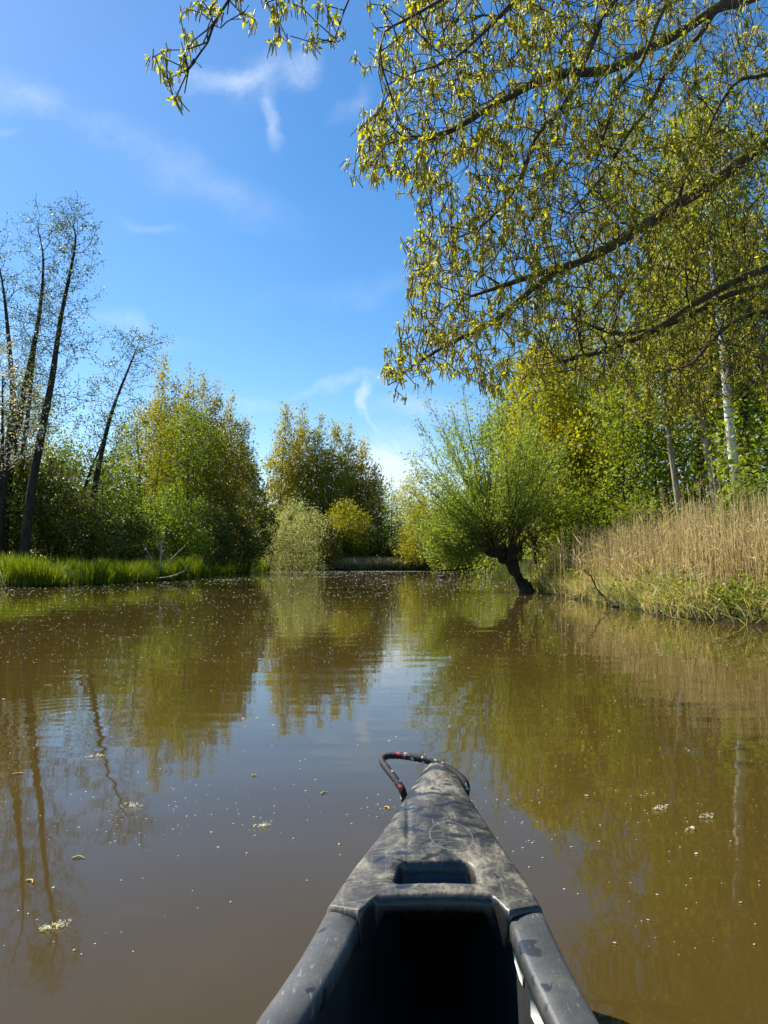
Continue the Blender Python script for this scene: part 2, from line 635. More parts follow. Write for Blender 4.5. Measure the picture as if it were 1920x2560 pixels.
LF_GRASS = leafmat('sedge_blade', [(0.068, 0.100, 0.006), (0.170, 0.230, 0.010), (0.339, 0.391, 0.018)], .45, .5)
LF_GRASSD = leafmat('dull_grass_blade', [(.05, .07, .02), (.10, .13, .03), (.20, .20, .06)], .4, .7)
LF_REED = leafmat('dry_reed', [(0.160, 0.105, 0.042), (0.520, 0.407, 0.192), (0.700, 0.589, 0.336), (0.800, 0.726, 0.504)], 0.38, .8, .7)
LF_STRAW = leafmat('bleached_straw', [(0.3, 0.24, 0.15), (0.52, 0.43, 0.29), (0.68, 0.6, 0.44)], 0.5, .8, .7)

# ------------------------------------------------------------------ the pond outline and the terrain
shore_px = [(1920, 1567), (1810, 1560), (1700, 1545), (1600, 1530), (1500, 1509), (1440, 1497), (1385, 1486), (1345, 1479), (1300, 1466), (1262, 1455), (1230, 1446)]
right = [tuple(G(u, v)[:2]) for u, v in shore_px]
far_px = [(690, 1426.5), (640, 1431.5), (520, 1439), (480, 1446), (420, 1451), (300, 1458), (220, 1462.5), (110, 1467), (0, 1467)]
left = [tuple(G(u, v)[:2]) for u, v in far_px]
POND = [(8.5, -30), (8, -6), (6.8, 3), (6.3, 8)] + right + [(9.5, 62), (12.5, 80), (10, 91), (5, 93), (0, 91), (-6, 90)] + left + [(-19, 26), (-23, 15), (-25, -30)]
POND = np.array(POND)
rough_pts = smoothpoly(np.c_[np.vstack([POND, POND[:1]]), np.zeros(len(POND) + 1)], .9)[:-1, :2]
seed_ = np.cumsum(np.linalg.norm(np.diff(rough_pts, axis=0, prepend=rough_pts[-1:]), axis=1))
wig = .16 * np.sin(seed_ * 1.9) + .11 * np.sin(seed_ * 4.3 + 1) + .07 * np.sin(seed_ * 8.1)
tn = norm(np.roll(rough_pts, -1, 0) - np.roll(rough_pts, 1, 0))
SH = rough_pts + np.stack([tn[:, 1], -tn[:, 0]], -1) * wig[:, None]


def shore_dist(x, y):
    """distance to the shoreline, positive on land"""
    x = np.asarray(x, float).ravel(); y = np.asarray(y, float).ravel()
    a = SH; b = np.roll(SH, -1, 0)
    best = np.full(len(x), 1e9); inside = np.zeros(len(x), bool)
    for (ax, ay), (bx, by) in zip(a, b):
        dx, dy = bx - ax, by - ay
        t = np.clip(((x - ax) * dx + (y - ay) * dy) / (dx * dx + dy * dy + 1e-12), 0, 1)
        best = np.minimum(best, (x - ax - t * dx) ** 2 + (y - ay - t * dy) ** 2)
        if ay != by:
            c_ = ((ay > y) != (by > y)) & (x < (bx - ax) * (y - ay) / (by - ay) + ax)
            inside ^= c_
    return np.where(inside, -1, 1) * np.sqrt(best)


def height(x, y, sdv=None):
    s = shore_dist(x, y) if sdv is None else sdv
    x = np.ravel(x); y = np.ravel(y)
    bump = .05 * np.sin(x * .9 + y * .3) + .04 * np.sin(y * .7 - x * 1.7)
    land = .16 * (1 - np.exp(-np.maximum(s, 0) / .18)) + .46 * (1 - np.exp(-np.maximum(s, 0) / 3.5)) + bump * np.clip(s / 3, 0, 1)
    return np.where(s >= 0, land, np.maximum(-.9, s * .6))


def axis_(lo, hi, a, b, step, growth=1.35):
    mid = list(np.arange(a, b + step, step))
    o, s = [], step
    p_ = a
    while p_ > lo:
        s *= growth; p_ -= s; o.append(max(p_, lo))
    q_, s, e_ = mid[-1], step, []
    while q_ < hi:
        s *= growth; q_ += s; e_.append(min(q_, hi))
    return np.array(o[::-1] + mid + e_)


xs = axis_(-1500, 1500, -24, 15, .45)
ys = axis_(-400, 2500, 5, 99, .6)
X, Y = np.meshgrid(xs, ys)
Zt = height(X, Y)
Vt = np.stack([X.ravel(), Y.ravel(), Zt], -1)
nx, ny = len(xs), len(ys)
ii, jj = np.meshgrid(np.arange(nx - 1), np.arange(ny - 1))
a0 = (jj * nx + ii).ravel()
quads = np.stack([a0, a0 + 1, a0 + nx + 1, a0 + nx], -1)
m, n, l, out = newmat('bank_soil')
f = noise(n, l, 2.2, 8)
c = ramp(n, l, f, [(.3, (.012, .009, .006)), (.5, (.028, .022, .011)), (.75, (.045, .045, .016))])
p = n.new('ShaderNodeBsdfPrincipled'); p.inputs['Roughness'].default_value = .95; p.inputs['Specular IOR Level'].default_value = .05
b = n.new('ShaderNodeBump'); b.inputs['Distance'].default_value = .06; b.inputs['Strength'].default_value = .8
l.new(noise(n, l, 9, 6), b.inputs['Height']); l.new(b.outputs[0], p.inputs['Normal'])
l.new(c, p.inputs['Base Color']); l.new(p.outputs[0], out.inputs[0])
tag(obj('ground', mesh('ground', Vt, [quads], True), m), kind='structure', label='dark earth banks round the pond')

# water
m, n, l, out = newmat('pond_water')
t = n.new('ShaderNodeTexCoord')
mpA = n.new('ShaderNodeMapping'); mpA.inputs['Scale'].default_value = (.55, 1.25, 1); mpA.inputs['Rotation'].default_value = (0, 0, R(8))
l.new(t.outputs['Object'], mpA.inputs[0])
fa = noise(n, l, 3.4, 1.5, mpA.outputs[0], .4)
fb = noise(n, l, .9, 2, mpA.outputs[0], .45)
patch = ramp(n, l, noise(n, l, .16, 3, t.outputs['Object']), [(.38, (.22, .22, .22)), (.64, (1, 1, 1))])
hA = mth(n, l, 'MULTIPLY', mth(n, l, 'MULTIPLY', fa, patch), .0030)
hB = mth(n, l, 'MULTIPLY', fb, .0055)
# ring ripples spreading at left, where something broke the surface
sub = n.new('ShaderNodeVectorMath'); sub.operation = 'SUBTRACT'
rc = G(175, 1790)
sub.inputs[1].default_value = tuple(rc)
l.new(t.outputs['Object'], sub.inputs[0])
len_ = n.new('ShaderNodeVectorMath'); len_.operation = 'LENGTH'
l.new(sub.outputs[0], len_.inputs[0])
wv = mth(n, l, 'SINE', mth(n, l, 'MULTIPLY', len_.outputs['Value'], 46))
fall = n.new('ShaderNodeMapRange'); fall.interpolation_type = 'SMOOTHSTEP'
fall.inputs['From Min'].default_value = 0; fall.inputs['From Max'].default_value = 1.7
fall.inputs['To Min'].default_value = 1; fall.inputs['To Max'].default_value = 0
l.new(len_.outputs['Value'], fall.inputs['Value'])
hC = mth(n, l, 'MULTIPLY', mth(n, l, 'MULTIPLY', wv, fall.outputs[0]), .00012)
H_ = mth(n, l, 'ADD', mth(n, l, 'ADD', hA, hB), hC)
b = n.new('ShaderNodeBump'); b.inputs['Strength'].default_value = 1.0; b.inputs['Distance'].default_value = 1.0
l.new(H_, b.inputs['Height'])
cw = ramp(n, l, noise(n, l, .35, 4, t.outputs['Object']), [(.3, (.051, .033, .0065)), (.7, (.063, .041, .009))])
p = n.new('ShaderNodeBsdfPrincipled')
p.inputs['Roughness'].default_value = .03
p.inputs['IOR'].default_value = 1.34
l.new(cw, p.inputs['Base Color']); l.new(b.outputs[0], p.inputs['Normal'])
l.new(p.outputs[0], out.inputs[0])
tag(obj('water', mesh('water', [(-60, -40, 0), (60, -40, 0), (60, 130, 0), (-60, 130, 0)], [np.array([[0, 1, 2, 3]])]), m),
    kind='structure', label='calm muddy brown pond water')


def onland(x, y):
    return float(height([x], [y])[0])


def at(u, d):
    """base point of something standing d metres ahead under pixel column u"""
    x = (u - CX) / F * d / (C_ ** 1)
    return np.array((x, d, onland(x, d)))


def hgt(v, d):
    return CAMH + (HZ - v) / F * d


# ------------------------------------------------------------------ trees on the left bank
def V3(base, *pts):
    return [np.array(p) - np.array(base) for p in pts]


def pxline(base, d, pts, dy=0.0):
    """a stem drawn as (u, v) pairs at distance d, relative to its base"""
    return np.array([P(u, v, d + dy * i) - base for i, (u, v) in enumerate(pts)])


def alder(u, d, line, rb, rad, label, n=230, mat=LF_ALDER, low=.33, per=9, seedn=1, size=.10, topr=.45, flat=1.0):
    rg = np.random.default_rng(seedn)
    base = at(u, d)
    L = pxline(base, d, line)
    L[0] = (0, 0, -.1)
    top = L[-1][2]
    hh = smoothpoly(L, .4)
    T = []
    for _ in range(n):
        s = low + (1 - low) * rg.random() ** .85
        p = hh[int(s * (len(hh) - 1))]
        rr = rad * 1.25 * (1 - (s - low) / (1 - low) * (1 - topr)) * (.15 + .85 * rg.random() ** .8) * (.7 + .5 * math.sin(s * 31) ** 2)
        th = rg.random() * 2 * np.pi
        T.append(p + np.array((math.cos(th) * rr, math.sin(th) * rr, rr * .30 * flat + rg.normal() * .35)))
    tip = hh[-1]
    for _ in range(n // 8):
        T.append(tip + rg.normal(size=3) * (.5, .5, .5))
    return tree('alder_tree', base, [hh], np.array(T), rb, (BARK_DARK, BARK_DARK), label, 'tree', None, .3, .38, .011, .05,
                dict(mat=mat, n_per=per + 9, spread=.15, size=size * .8, aspect=.75, share=.62), .62, rg, .16, twig_from=4)


alder(62, 37, [(62, 1330), (75, 1250), (108, 1060), (130, 946), (151, 801), (187, 620), (185, 570), (176, 536)], .225, 2.1,
      'tallest sparse dark tree of the left bank, leaning right', n=430, low=.36, per=9, seedn=11, size=.095)
alder(8, 39, [(8, 1330), (22, 1193), (54, 1012), (96, 801), (108, 650), (92, 560)], .22, 2.0,
      'thin-topped dark tree just left of the tallest leaning one', n=260, low=.4, per=6, seedn=12, size=.085)
alder(-6, 37.5, [(-6, 1330), (12, 1180), (32, 1010), (24, 880), (8, 720), (-14, 620)], .2, 2.0,
      'dark slender tree at the left edge of the photo, curving back to the left', n=240, low=.4, per=7, seedn=13, size=.09)
alder(226, 43, [(226, 1330), (234, 1240), (259, 1110), (283, 1020), (322, 920), (352, 846)], .2, 2.3,
      'medium dark-stemmed tree leaning right, between the tall left trees and the poplars', n=330, low=.35, per=9, seedn=14, size=.10, topr=.6)
alder(184, 43.5, [(184, 1325), (200, 1270), (222, 1190), (250, 1120), (275, 1050)], .13, 1.5,
      'thin pale stem slanting right beside the medium leaning tree', n=90, low=.5, per=7, seedn=15, size=.10)
alder(42, 40, [(42, 1330), (52, 1180), (74, 1000), (92, 830), (108, 730)], .15, 1.5,
      'slim dark stem between the tallest leaning tree and the thin-topped one', n=150, low=.45, per=6, seedn=16, size=.085)
# blossom
rg = np.random.default_rng(21)
bb = at(-10, 35)
T = crown_points(300, [(4.6, .4), (6.5, 2.0), (9, 2.0), (11.3, .4)], rg)
tree('blossom_tree', bb, [[(0, 0, -.1), (.1, 0, 2.5), (.2, 0, 5), (.1, 0, 9)]], T, .12, (BARK_DARK, BARK_DARK),
     'small tree with white blossom at the left edge among the dark stems', 'tree', None, .3, .4, .01, .05,
     dict(mat=LF_BLOSSOM, n_per=11, spread=.16, size=.085, aspect=.9), rg=rg)


def bush(name, u, d, vtop, rad, label, mat, n=260, per=16, size=.12, seedn=1, stems=5, cat='shrub', rb=.07, bark=BARK_DARK, low=.1,
         shape=None, spread=.22, dy=0.0, clump=.35, group=None, lean=(0, 0), aspect=.6, bias=(0, 0, 0), bw=0, rmin=.008, x=None):
    rg = np.random.default_rng(seedn)
    base = at(u, d) if x is None else np.array((x, d, onland(x, d)))
    H = hgt(vtop, d) - base[2]
    if shape is None:
        shape = [(0, .55), (.25, .95), (.55, 1.0), (.8, .7), (1, .12)]
    prof = [(max(low * H, a * H), r_ * rad) for a, r_ in shape]
    T = crown_points(n, prof, rg, lean, .5, clump, max(8, n // 14))
    seeds = []
    for k in range(stems):
        th = rg.random() * 2 * np.pi
        o = rad * .12 * rg.random()
        e = rad * (.25 + .25 * rg.random()) if stems > 1 else .05 * rad
        seeds.append([(0, 0, -.15) if k == 0 else (0, 0, .0), (math.cos(th) * o, math.sin(th) * o, .12 * H),
                      (math.cos(th) * e * .6, math.sin(th) * e * .6, .42 * H),
                      (math.cos(th) * e + lean[0] * .5, math.sin(th) * e + lean[1] * .5, (.68 + .1 * rg.random()) * H)])
    return tree(name, base, seeds, T, rb, (bark, bark), label, cat, group, .3, .3 if H < 5 else .42, rmin, .04,
                dict(mat=mat, n_per=int(per * 1.6), spread=spread * 1.2, size=size * 1.22, aspect=aspect, bias=bias, bw=bw), rg=rg, twig_from=4, expo=.58)


# understorey, left
bush('dark_shrub', 20, 40, 1085, 3.0, 'dark green shrub at the foot of the leftmost slender tree', LF_DARK, n=330, per=20, size=.13, seedn=31)
bush('dark_shrub', 118, 40, 1120, 2.2, 'dark shrub with sunlit specks, just right of the tallest tree\'s trunk', LF_DARK, n=260, per=20, size=.12, seedn=32)
bush('hazel_shrub', 150, 46, 1070, 2.6, 'mid green shrub behind the gap between the tallest and the medium leaning trees', LF_FRESH, n=240, per=16, size=.13, seedn=33)
bush('hazel_shrub', 285, 46, 1120, 2.3, 'green shrub right of the medium leaning tree\'s trunk', LF_FRESH, n=220, per=15, size=.13, seedn=34)
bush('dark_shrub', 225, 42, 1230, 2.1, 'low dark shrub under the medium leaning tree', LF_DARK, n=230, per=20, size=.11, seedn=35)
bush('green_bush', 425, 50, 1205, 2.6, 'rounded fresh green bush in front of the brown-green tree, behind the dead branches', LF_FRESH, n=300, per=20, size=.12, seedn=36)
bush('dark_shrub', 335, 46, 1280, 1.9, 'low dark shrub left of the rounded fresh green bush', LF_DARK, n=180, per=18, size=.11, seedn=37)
TSH = [(0, .2), (.25, .35), (.5, .9), (.75, 1), (.92, .6), (1, .15)]
bush('spring_tree', 365, 56, 985, 2.7, 'spreading yellow-green tree with a forked dark trunk, in front of the left poplars', LF_YELLOW, n=330, per=12, size=.13, seedn=38,
     stems=3, cat='tree', rb=.16, low=.35, shape=TSH, spread=.25)
bush('spring_tree', 470, 60, 1000, 2.9, 'bright green loose tree in front of the left poplars, right of the forked one', LF_FRESH, n=360, per=13, size=.14, seedn=39,
     stems=3, cat='tree', rb=.15, low=.2, shape=TSH, spread=.28)
bush('spring_tree', 550, 62, 1045, 3.3, 'dense brownish olive tree with a rounded crown, at the right end of the left group', LF_OLIVE, n=480, per=16, size=.15, seedn=40,
     stems=4, cat='tree', rb=.17, low=.08, shape=[(0, .6), (.3, .95), (.6, 1), (.82, .72), (1, .15)], spread=.28)
bush('spring_tree', 625, 68, 1190, 2.2, 'dark green shrub tree standing left of the silvery bush', LF_DARK, n=260, per=18, size=.16, seedn=41, stems=4)
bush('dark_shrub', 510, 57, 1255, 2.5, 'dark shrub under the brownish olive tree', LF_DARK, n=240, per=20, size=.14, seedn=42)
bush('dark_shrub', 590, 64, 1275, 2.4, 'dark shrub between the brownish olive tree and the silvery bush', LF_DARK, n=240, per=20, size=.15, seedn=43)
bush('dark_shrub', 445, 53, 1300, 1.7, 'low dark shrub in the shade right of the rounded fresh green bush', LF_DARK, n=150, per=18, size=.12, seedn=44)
bush('green_tree', 60, 62, 900, 4.0, 'yellow-green tree seen through the stems of the tall left trees', LF_YELLOW, n=360, per=13, size=.15, seedn=45, cat='tree', stems=3, rb=.2, low=.15, spread=.3)
bush('green_tree', 215, 64, 1120, 3.0, 'olive tree far behind the medium leaning tree', LF_OLIVE, n=260, per=13, size=.15, seedn=46, cat='tree', stems=3, rb=.16, low=.1, spread=.3)
bush('green_tree', 318, 66, 1060, 2.6, 'pale green tree behind and left of the forked yellow-green one', LF_FRESH, n=240, per=12, size=.15, seedn=47, cat='tree', stems=3, rb=.16, low=.1, spread=.3)

# ------------------------------------------------------------------ poplars
LABP = {
    386: 'leftmost poplar of the left row, tall and golden, its tip bent to the right',
    420: 'dull green poplar wedged between the first and the tallest-topped poplars of the left row',
    452: 'golden-green poplar with the tallest slender tip in the middle of the left row',
    488: 'golden-green poplar just right of the tall slender tip, left row',
    524: 'thin greyish poplar with a spiky separate tip, left row',
    560: 'broad golden poplar right of the spiky thin one, left row',
    598: 'lowest greenish poplar at the right end of the left row, before the sky gap',
    700: 'leftmost poplar of the middle group, golden and widest',
    742: 'golden poplar second from the left in the middle group',
    785: 'slim poplar third from the left in the middle group, darker on its right',
    825: 'poplar fourth from the left in the middle group, pale gold tip',
    862: 'poplar right of centre in the middle group, with a separate pointed tip',
    897: 'greyish poplar second from the right end of the middle group',
    930: 'rightmost and lowest poplar of the middle group, above the far bank',
}


def poplar(u, d, vtop, rad, seedn, mat):
    rg = np.random.default_rng(seedn)
    base = at(u, d)
    H = hgt(vtop, d) - base[2]
    lean = (H * .035, 0)
    rad *= 1.12
    prof = [(.12 * H, rad * .5), (.3 * H, rad), (.55 * H, rad * .92), (.74 * H, rad * .60), (.9 * H, rad * .29), (H * 1.02, .08)]
    T = crown_points(400, prof, rg, lean, .55, .3, 30)
    k = np.arange(len(T)) % 4 == 0
    T[k, 2] = np.minimum(T[k, 2] * 1.03, H)
    seeds = [[(0, 0, -.1), (0, 0, .3 * H), (lean[0] * .35, 0, .6 * H), (lean[0], 0, .97 * H)]]
    for q in range(3):
        th = q * 2.1 + rg.random()
        h0 = (.14 + .1 * q) * H
        seeds.append([(0, 0, h0), (math.cos(th) * rad * .4, math.sin(th) * rad * .4, h0 + .15 * H), (math.cos(th) * rad * .55, math.sin(th) * rad * .55, h0 + .42 * H)])
    return tree('poplar_tree', base, seeds, T, .28, (BARK_FAR, BARK_FAR), LABP[u], 'tree', 'poplars with golden spring leaves behind the pond', .9, .7, .016, .07,
                dict(mat=mat, n_per=20, spread=.42, size=.31, aspect=.42, bias=(.55, 0, 1), bw=1.3), rg=rg, lift=.12, ks=(7, 3), twig_from=5, expo=.68)


for i, (u, d, vt, rad, mt_) in enumerate([(386, 101, 888, 2.4, LF_POPLAR), (420, 106, 935, 2.4, LF_OLIVE), (452, 102, 898, 2.5, LF_POPLAR), (488, 103, 914, 2.3, LF_POPLAR),
                                          (524, 101, 940, 1.6, LF_POPLAR2), (560, 103, 975, 2.8, LF_POPLAR), (598, 102, 1030, 2.6, LF_POPLAR2),
                                          (700, 106, 998, 2.9, LF_POPLAR), (742, 108, 1000, 2.6, LF_POPLAR), (785, 107, 1026, 2.2, LF_POPLAR), (825, 107, 1048, 2.3, LF_POPLAR),
                                          (862, 106, 1062, 2.1, LF_POPLAR), (897, 107, 1094, 2.3, LF_POPLAR2), (930, 106, 1155, 1.9, LF_POPLAR2)]):
    poplar(u, d, vt, rad, 60 + i, mt_)

# ------------------------------------------------------------------ far bank
bush('silvery_willow', 735, 84, 1238, 4.0, 'pale silvery willow bush in front of the middle poplars', LF_PALE, n=460, per=15, size=.15, seedn=81, cat='shrub', stems=5, low=.05, rb=.12,
     shape=[(0, .8), (.3, 1), (.6, .95), (.82, .62), (1, .12)], aspect=.35, spread=.26)
bush('silvery_willow', 672, 81, 1262, 2.6, 'smaller greyish willow bush leaning out left of the pale silvery one', LF_PALE, n=230, per=12, size=.14, seedn=82, stems=4, low=.05, rb=.1, aspect=.35, spread=.26)
bush('dark_shrub', 800, 88, 1268, 2.7, 'dark olive bush right of the pale silvery willow bush', LF_OLIVE, n=230, per=18, size=.18, seedn=83)
bush('yellow_tree', 862, 95, 1246, 3.4, 'olive tree with orange-yellow patches, right part of the far bank under the poplars', LF_YELLOW, n=300, per=13, size=.18, seedn=84, cat='tree', stems=3, rb=.15, low=.12, spread=.3)
bush('dark_shrub', 825, 94, 1305, 3.2, 'low dark shrub behind the pale reeds of the far bank', LF_DARK, n=230, per=20, size=.18, seedn=85)
bush('dark_shrub', 905, 97, 1300, 3.0, 'low dark shrub at the foot of the far thin trees', LF_DARK, n=210, per=20, size=.18, seedn=86)
bush('thin_tree', 938, 100, 1205, 1.8, 'nearly bare thin tree left of the gap over the far bank', LF_OLIVE, n=200, per=3, size=.14, seedn=87, cat='tree', stems=3, rb=.10, low=.2, spread=.3, rmin=.02)
bush('thin_tree', 958, 102, 1240, 1.5, 'bare grey thin tree, shortest of those over the far bank', LF_BUDS, n=170, per=2, size=.12, seedn=88, cat='tree', stems=3, rb=.09, low=.2, spread=.3, rmin=.02)
bush('young_birch', 978, 100, 1192, 1.5, 'young light green birch in the middle of the far bank', LF_WILLOW, n=230, per=9, size=.15, seedn=89, cat='tree', stems=1, rb=.12, low=.25, spread=.25,
     shape=[(0, .3), (.3, 1), (.6, .8), (.85, .4), (1, .1)])
bush('pale_tree', 1022, 112, 1176, 3.4, 'pale green rounded tree farthest back, left of the pollard willow', LF_PALE, n=330, per=12, size=.2, seedn=90, cat='tree', stems=3, rb=.16, low=.2, spread=.35)
bush('yellow_tree', 1066, 90, 1238, 3.5, 'bright yellow-green tree on the far bank left of the pollard willow', LF_YELLOW, n=420, per=15, size=.17, seedn=91, cat='tree', stems=3, rb=.16, low=.2, spread=.28)
bush('dark_shrub', 1010, 96, 1335, 2.8, 'low dark shrub left of the bright yellow-green far tree', LF_DARK, n=200, per=20, size=.18, seedn=92)
bush('green_tree', 1140, 88, 1222, 3.4, 'green tree on the far bank half hidden by the pollard willow', LF_GREEN, n=320, per=15, size=.18, seedn=93, cat='tree', stems=3, rb=.16, low=.08, spread=.3)
bush('dark_shrub', 1125, 86, 1345, 2.8, 'low dark shrub under the green tree behind the pollard willow', LF_DARK, n=200, per=20, size=.17, seedn=94)
bush('green_tree', 1215, 84, 1180, 3.6, 'green tree far behind the pollard willow\'s crown', LF_GREEN, n=300, per=14, size=.18, seedn=95, cat='tree', stems=3, rb=.16, low=.08, spread=.3)

# a belt of wood and thicket behind everything: nobody could count its stems
def belt(name, line, n, h0, h1, width, mat, label, size=.22, seedn=5, nst=170, low=0):
    rg = np.random.default_rng(seedn)
    L = np.array(line, float)
    seg = np.linalg.norm(np.diff(L[:, :2], axis=0), axis=1)
    cs = np.r_[0, np.cumsum(seg)]
    t = rg.random(n) * cs[-1]
    x = np.interp(t, cs, L[:, 0]); y = np.interp(t, cs, L[:, 1]); hm = np.interp(t, cs, L[:, 2])
    o = rg.normal(size=(n, 2)) * width * .5
    x = x + o[:, 0]; y = y + o[:, 1]
    k = .72 + .17 * np.sin(t * .9 + 1) + .12 * np.sin(t * 2.3) + .08 * np.sin(t * 5.1 + 2)
    z = low + hm * k * rg.random(n) ** .8
    lump = np.sin(x * 1.9 + z) * np.sin(y * 1.7 + z * 1.3)
    keep = rg.random(n) < .35 + .65 * (lump > -.1)
    base = height(x, y)
    pts = np.stack([x, y, z + base], -1)[keep]
    V, fs = leaves(pts, 3, .28, size, .65, rg=rg)
    parts = [(V, fs)]
    o = obj(name, mesh(name, V, fs), mat)
    tag(o, label, 'thicket', None, 'stuff')
    # stems
    ts = rg.random(nst) * cs[-1]
    sx = np.interp(ts, cs, L[:, 0]) + rg.normal(size=nst) * width * .4
    sy = np.interp(ts, cs, L[:, 1]) + rg.normal(size=nst) * width * .4
    hm2 = np.interp(ts, cs, L[:, 2]); sz = height(sx, sy)
    ps = []
    for a_, b_, z_, h_ in zip(sx, sy, sz, hm2):
        ln = rg.normal(size=2) * .08 * h_
        hh = h_ * (.5 + .4 * rg.random())
        ps.append(tube([(a_, b_, z_ - .1), (a_ + ln[0] * .4, b_ + ln[1] * .4, z_ + hh * .5), (a_ + ln[0], b_ + ln[1], z_ + hh)], [.035, .024, .008], 4, False))
    V, fs = join(ps)
    s = obj(name + '_stems', mesh(name + '_stems', V, fs), BARK_FAR, o)
    tag(s, kind='stuff')


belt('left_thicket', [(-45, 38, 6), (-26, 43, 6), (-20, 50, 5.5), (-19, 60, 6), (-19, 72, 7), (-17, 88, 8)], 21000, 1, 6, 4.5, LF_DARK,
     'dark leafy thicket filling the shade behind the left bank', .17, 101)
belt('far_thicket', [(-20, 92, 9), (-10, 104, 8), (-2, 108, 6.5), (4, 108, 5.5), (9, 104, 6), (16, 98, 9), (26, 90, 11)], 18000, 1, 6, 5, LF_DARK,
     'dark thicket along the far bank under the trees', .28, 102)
belt('right_thicket', [(12, 78, 9), (10.5, 62, 8), (10.5, 46, 7), (12.5, 36, 5.0), (15, 27, 3.6), (17, 18, 3.4), (20, 8, 3.4)], 14000, 1, 6, 3.5, LF_GREEN,
     'green thicket behind the reeds of the right bank', .14, 103)
belt('woodland_edge', [(-90, 60, 12), (-50, 95, 15), (-25, 125, 14), (0, 140, 8), (25, 130, 13), (45, 90, 14), (50, 45, 12), (48, 5, 12)], 15000, 2, 12, 9, LF_OLIVE,
     'distant woodland reading as one mass behind the pond', .62, 104)

# ------------------------------------------------------------------ the pollard willow leaning over the water
rg = np.random.default_rng(140)
wb = G(1318, 1478); wb[2] = -.15
wroot = empty('pollard_willow', tuple(wb))
tag(wroot, 'leaning pollard willow at the water\'s edge, its shoots fanning out from a knobbly head', 'tree')
d0 = wb[1]
tl = smoothpoly(np.array([P(1322, 1482, d0) - wb, P(1306, 1462, d0) - wb, P(1293, 1438, d0) - wb, P(1280, 1412, d0) - wb, P(1270, 1392, d0) - wb, P(1266, 1378, d0) - wb]), .1)
tl[0, 2] = -.1
rr = np.interp(np.linspace(0, 1, len(tl)), [0, .12, .4, .7, .88, 1], [.30, .21, .165, .17, .25, .19])
V, fs = tube(tl, rr, 22)
nrm = V - tl[np.minimum(np.arange(len(V)) // 22, len(tl) - 1)]
V = V + norm(nrm) * (.035 * np.sin(V[:, :1] * 23 + V[:, 2:] * 3) + .03 * np.sin(V[:, 1:2] * 31 + V[:, 2:] * 7 + 1) + .02 * rg.normal(size=(len(V), 1)))
obj('trunk', mesh('trunk', V, fs, True), BARK_WILLOW, wroot)
head = tl[-1]
# knuckles of the head
knuck = []
for k in range(15):
    th = rg.random() * 2 * np.pi
    dd = np.array((math.cos(th), math.sin(th), .1 + .7 * rg.random())); dd /= np.linalg.norm(dd)
    c = head + np.array((rg.normal() * .12, rg.normal() * .12, -.05 - .28 * rg.random())) + dd * .12
    L_ = .3 + .22 * rg.random()
    q = smoothpoly(np.array([c, c + dd * L_ * .5, c + dd * L_ + np.array((0, 0, .08))]), .07)
    V, fs = tube(q, np.interp(np.linspace(0, 1, len(q)), [0, .6, 1], [.15, .12, .05]), 9)
    V = V + rg.normal(size=V.shape) * .014
    obj('knuckle', mesh('knuckle', V, fs, True), BARK_WILLOW, wroot)
    knuck.append(q[-1])
knuck = np.array(knuck)
# shoots: long rods fanning out, each with its leaves
NSH = 150
for k in range(NSH):
    if k < 112:
        ang = rg.uniform(-75, 62) if k % 5 else rg.uniform(-95, -50)
    else:
        ang = rg.uniform(-108, -70)
    az = rg.uniform(-75, 75)
    e = R(ang)
    tgtL = np.interp(ang, [-108, -85, -60, -37, -20, 0, 15, 35, 62], [1.3, 1.9, 2.5, 4.2, 5.5, 5.5, 5.0, 4.0, 2.6]) * (.72 + .38 * rg.random())
    dirv = np.array((math.sin(e) * math.cos(R(az) * .6), math.sin(R(az)) * .55, math.cos(e)))
    dirv /= np.linalg.norm(dirv)
    st = knuck[int(rg.integers(len(knuck)))] + rg.normal(size=3) * .04
    if ang < -60:
        st = knuck[np.argmin(knuck[:, 0] + rg.normal(size=len(knuck)) * .15)]
    up = np.array((0, 0, 1.))
    mid = st + (dirv * .75 + up * .15) * tgtL * .35
    end = st + dirv * tgtL + np.array((-.18 * tgtL * .3, 0, .05 * tgtL - (.16 if abs(ang) > 60 else 0) * tgtL))
    q = smoothpoly(np.array([st, mid, (mid + end) / 2 + dirv * .02 + rg.normal(size=3) * .06, end]), .22)
    tubes = [tube(q, np.linspace(.028, .005, len(q)), 5, False)]
    # side twigs
    lp = list(q[int(len(q) * .2):])
    for s_i in range(int(len(q) * .3), len(q) - 1, 1):
        if rg.random() < .75:
            dq = norm(q[min(s_i + 1, len(q) - 1)] - q[s_i])
            sd_ = norm(dq * .95 + rg.normal(size=3) * .5)
            l2 = .28 + .45 * rg.random()
            q2 = np.array([q[s_i], q[s_i] + sd_ * l2 * .5, q[s_i] + sd_ * l2 + np.array((0, 0, .03))])
            tubes.append(tube(q2, [.006, .005, .003], 3, False))
            lp += [q2[1], q2[2], (q2[0] + q2[1]) / 2]
    V, fs = join(tubes)
    so = obj('shoot', mesh('shoot', V, fs, True), BARK_SHOOT, wroot)
    lp = np.array(lp)
    V, fs = leaves(lp, 9, .10, .10, .30, bias=norm(dirv + up * .3), bw=1.1, rg=rg)
    tag(obj('leaves', mesh('leaves', V, fs), LF_WILLOW, so), kind='stuff')

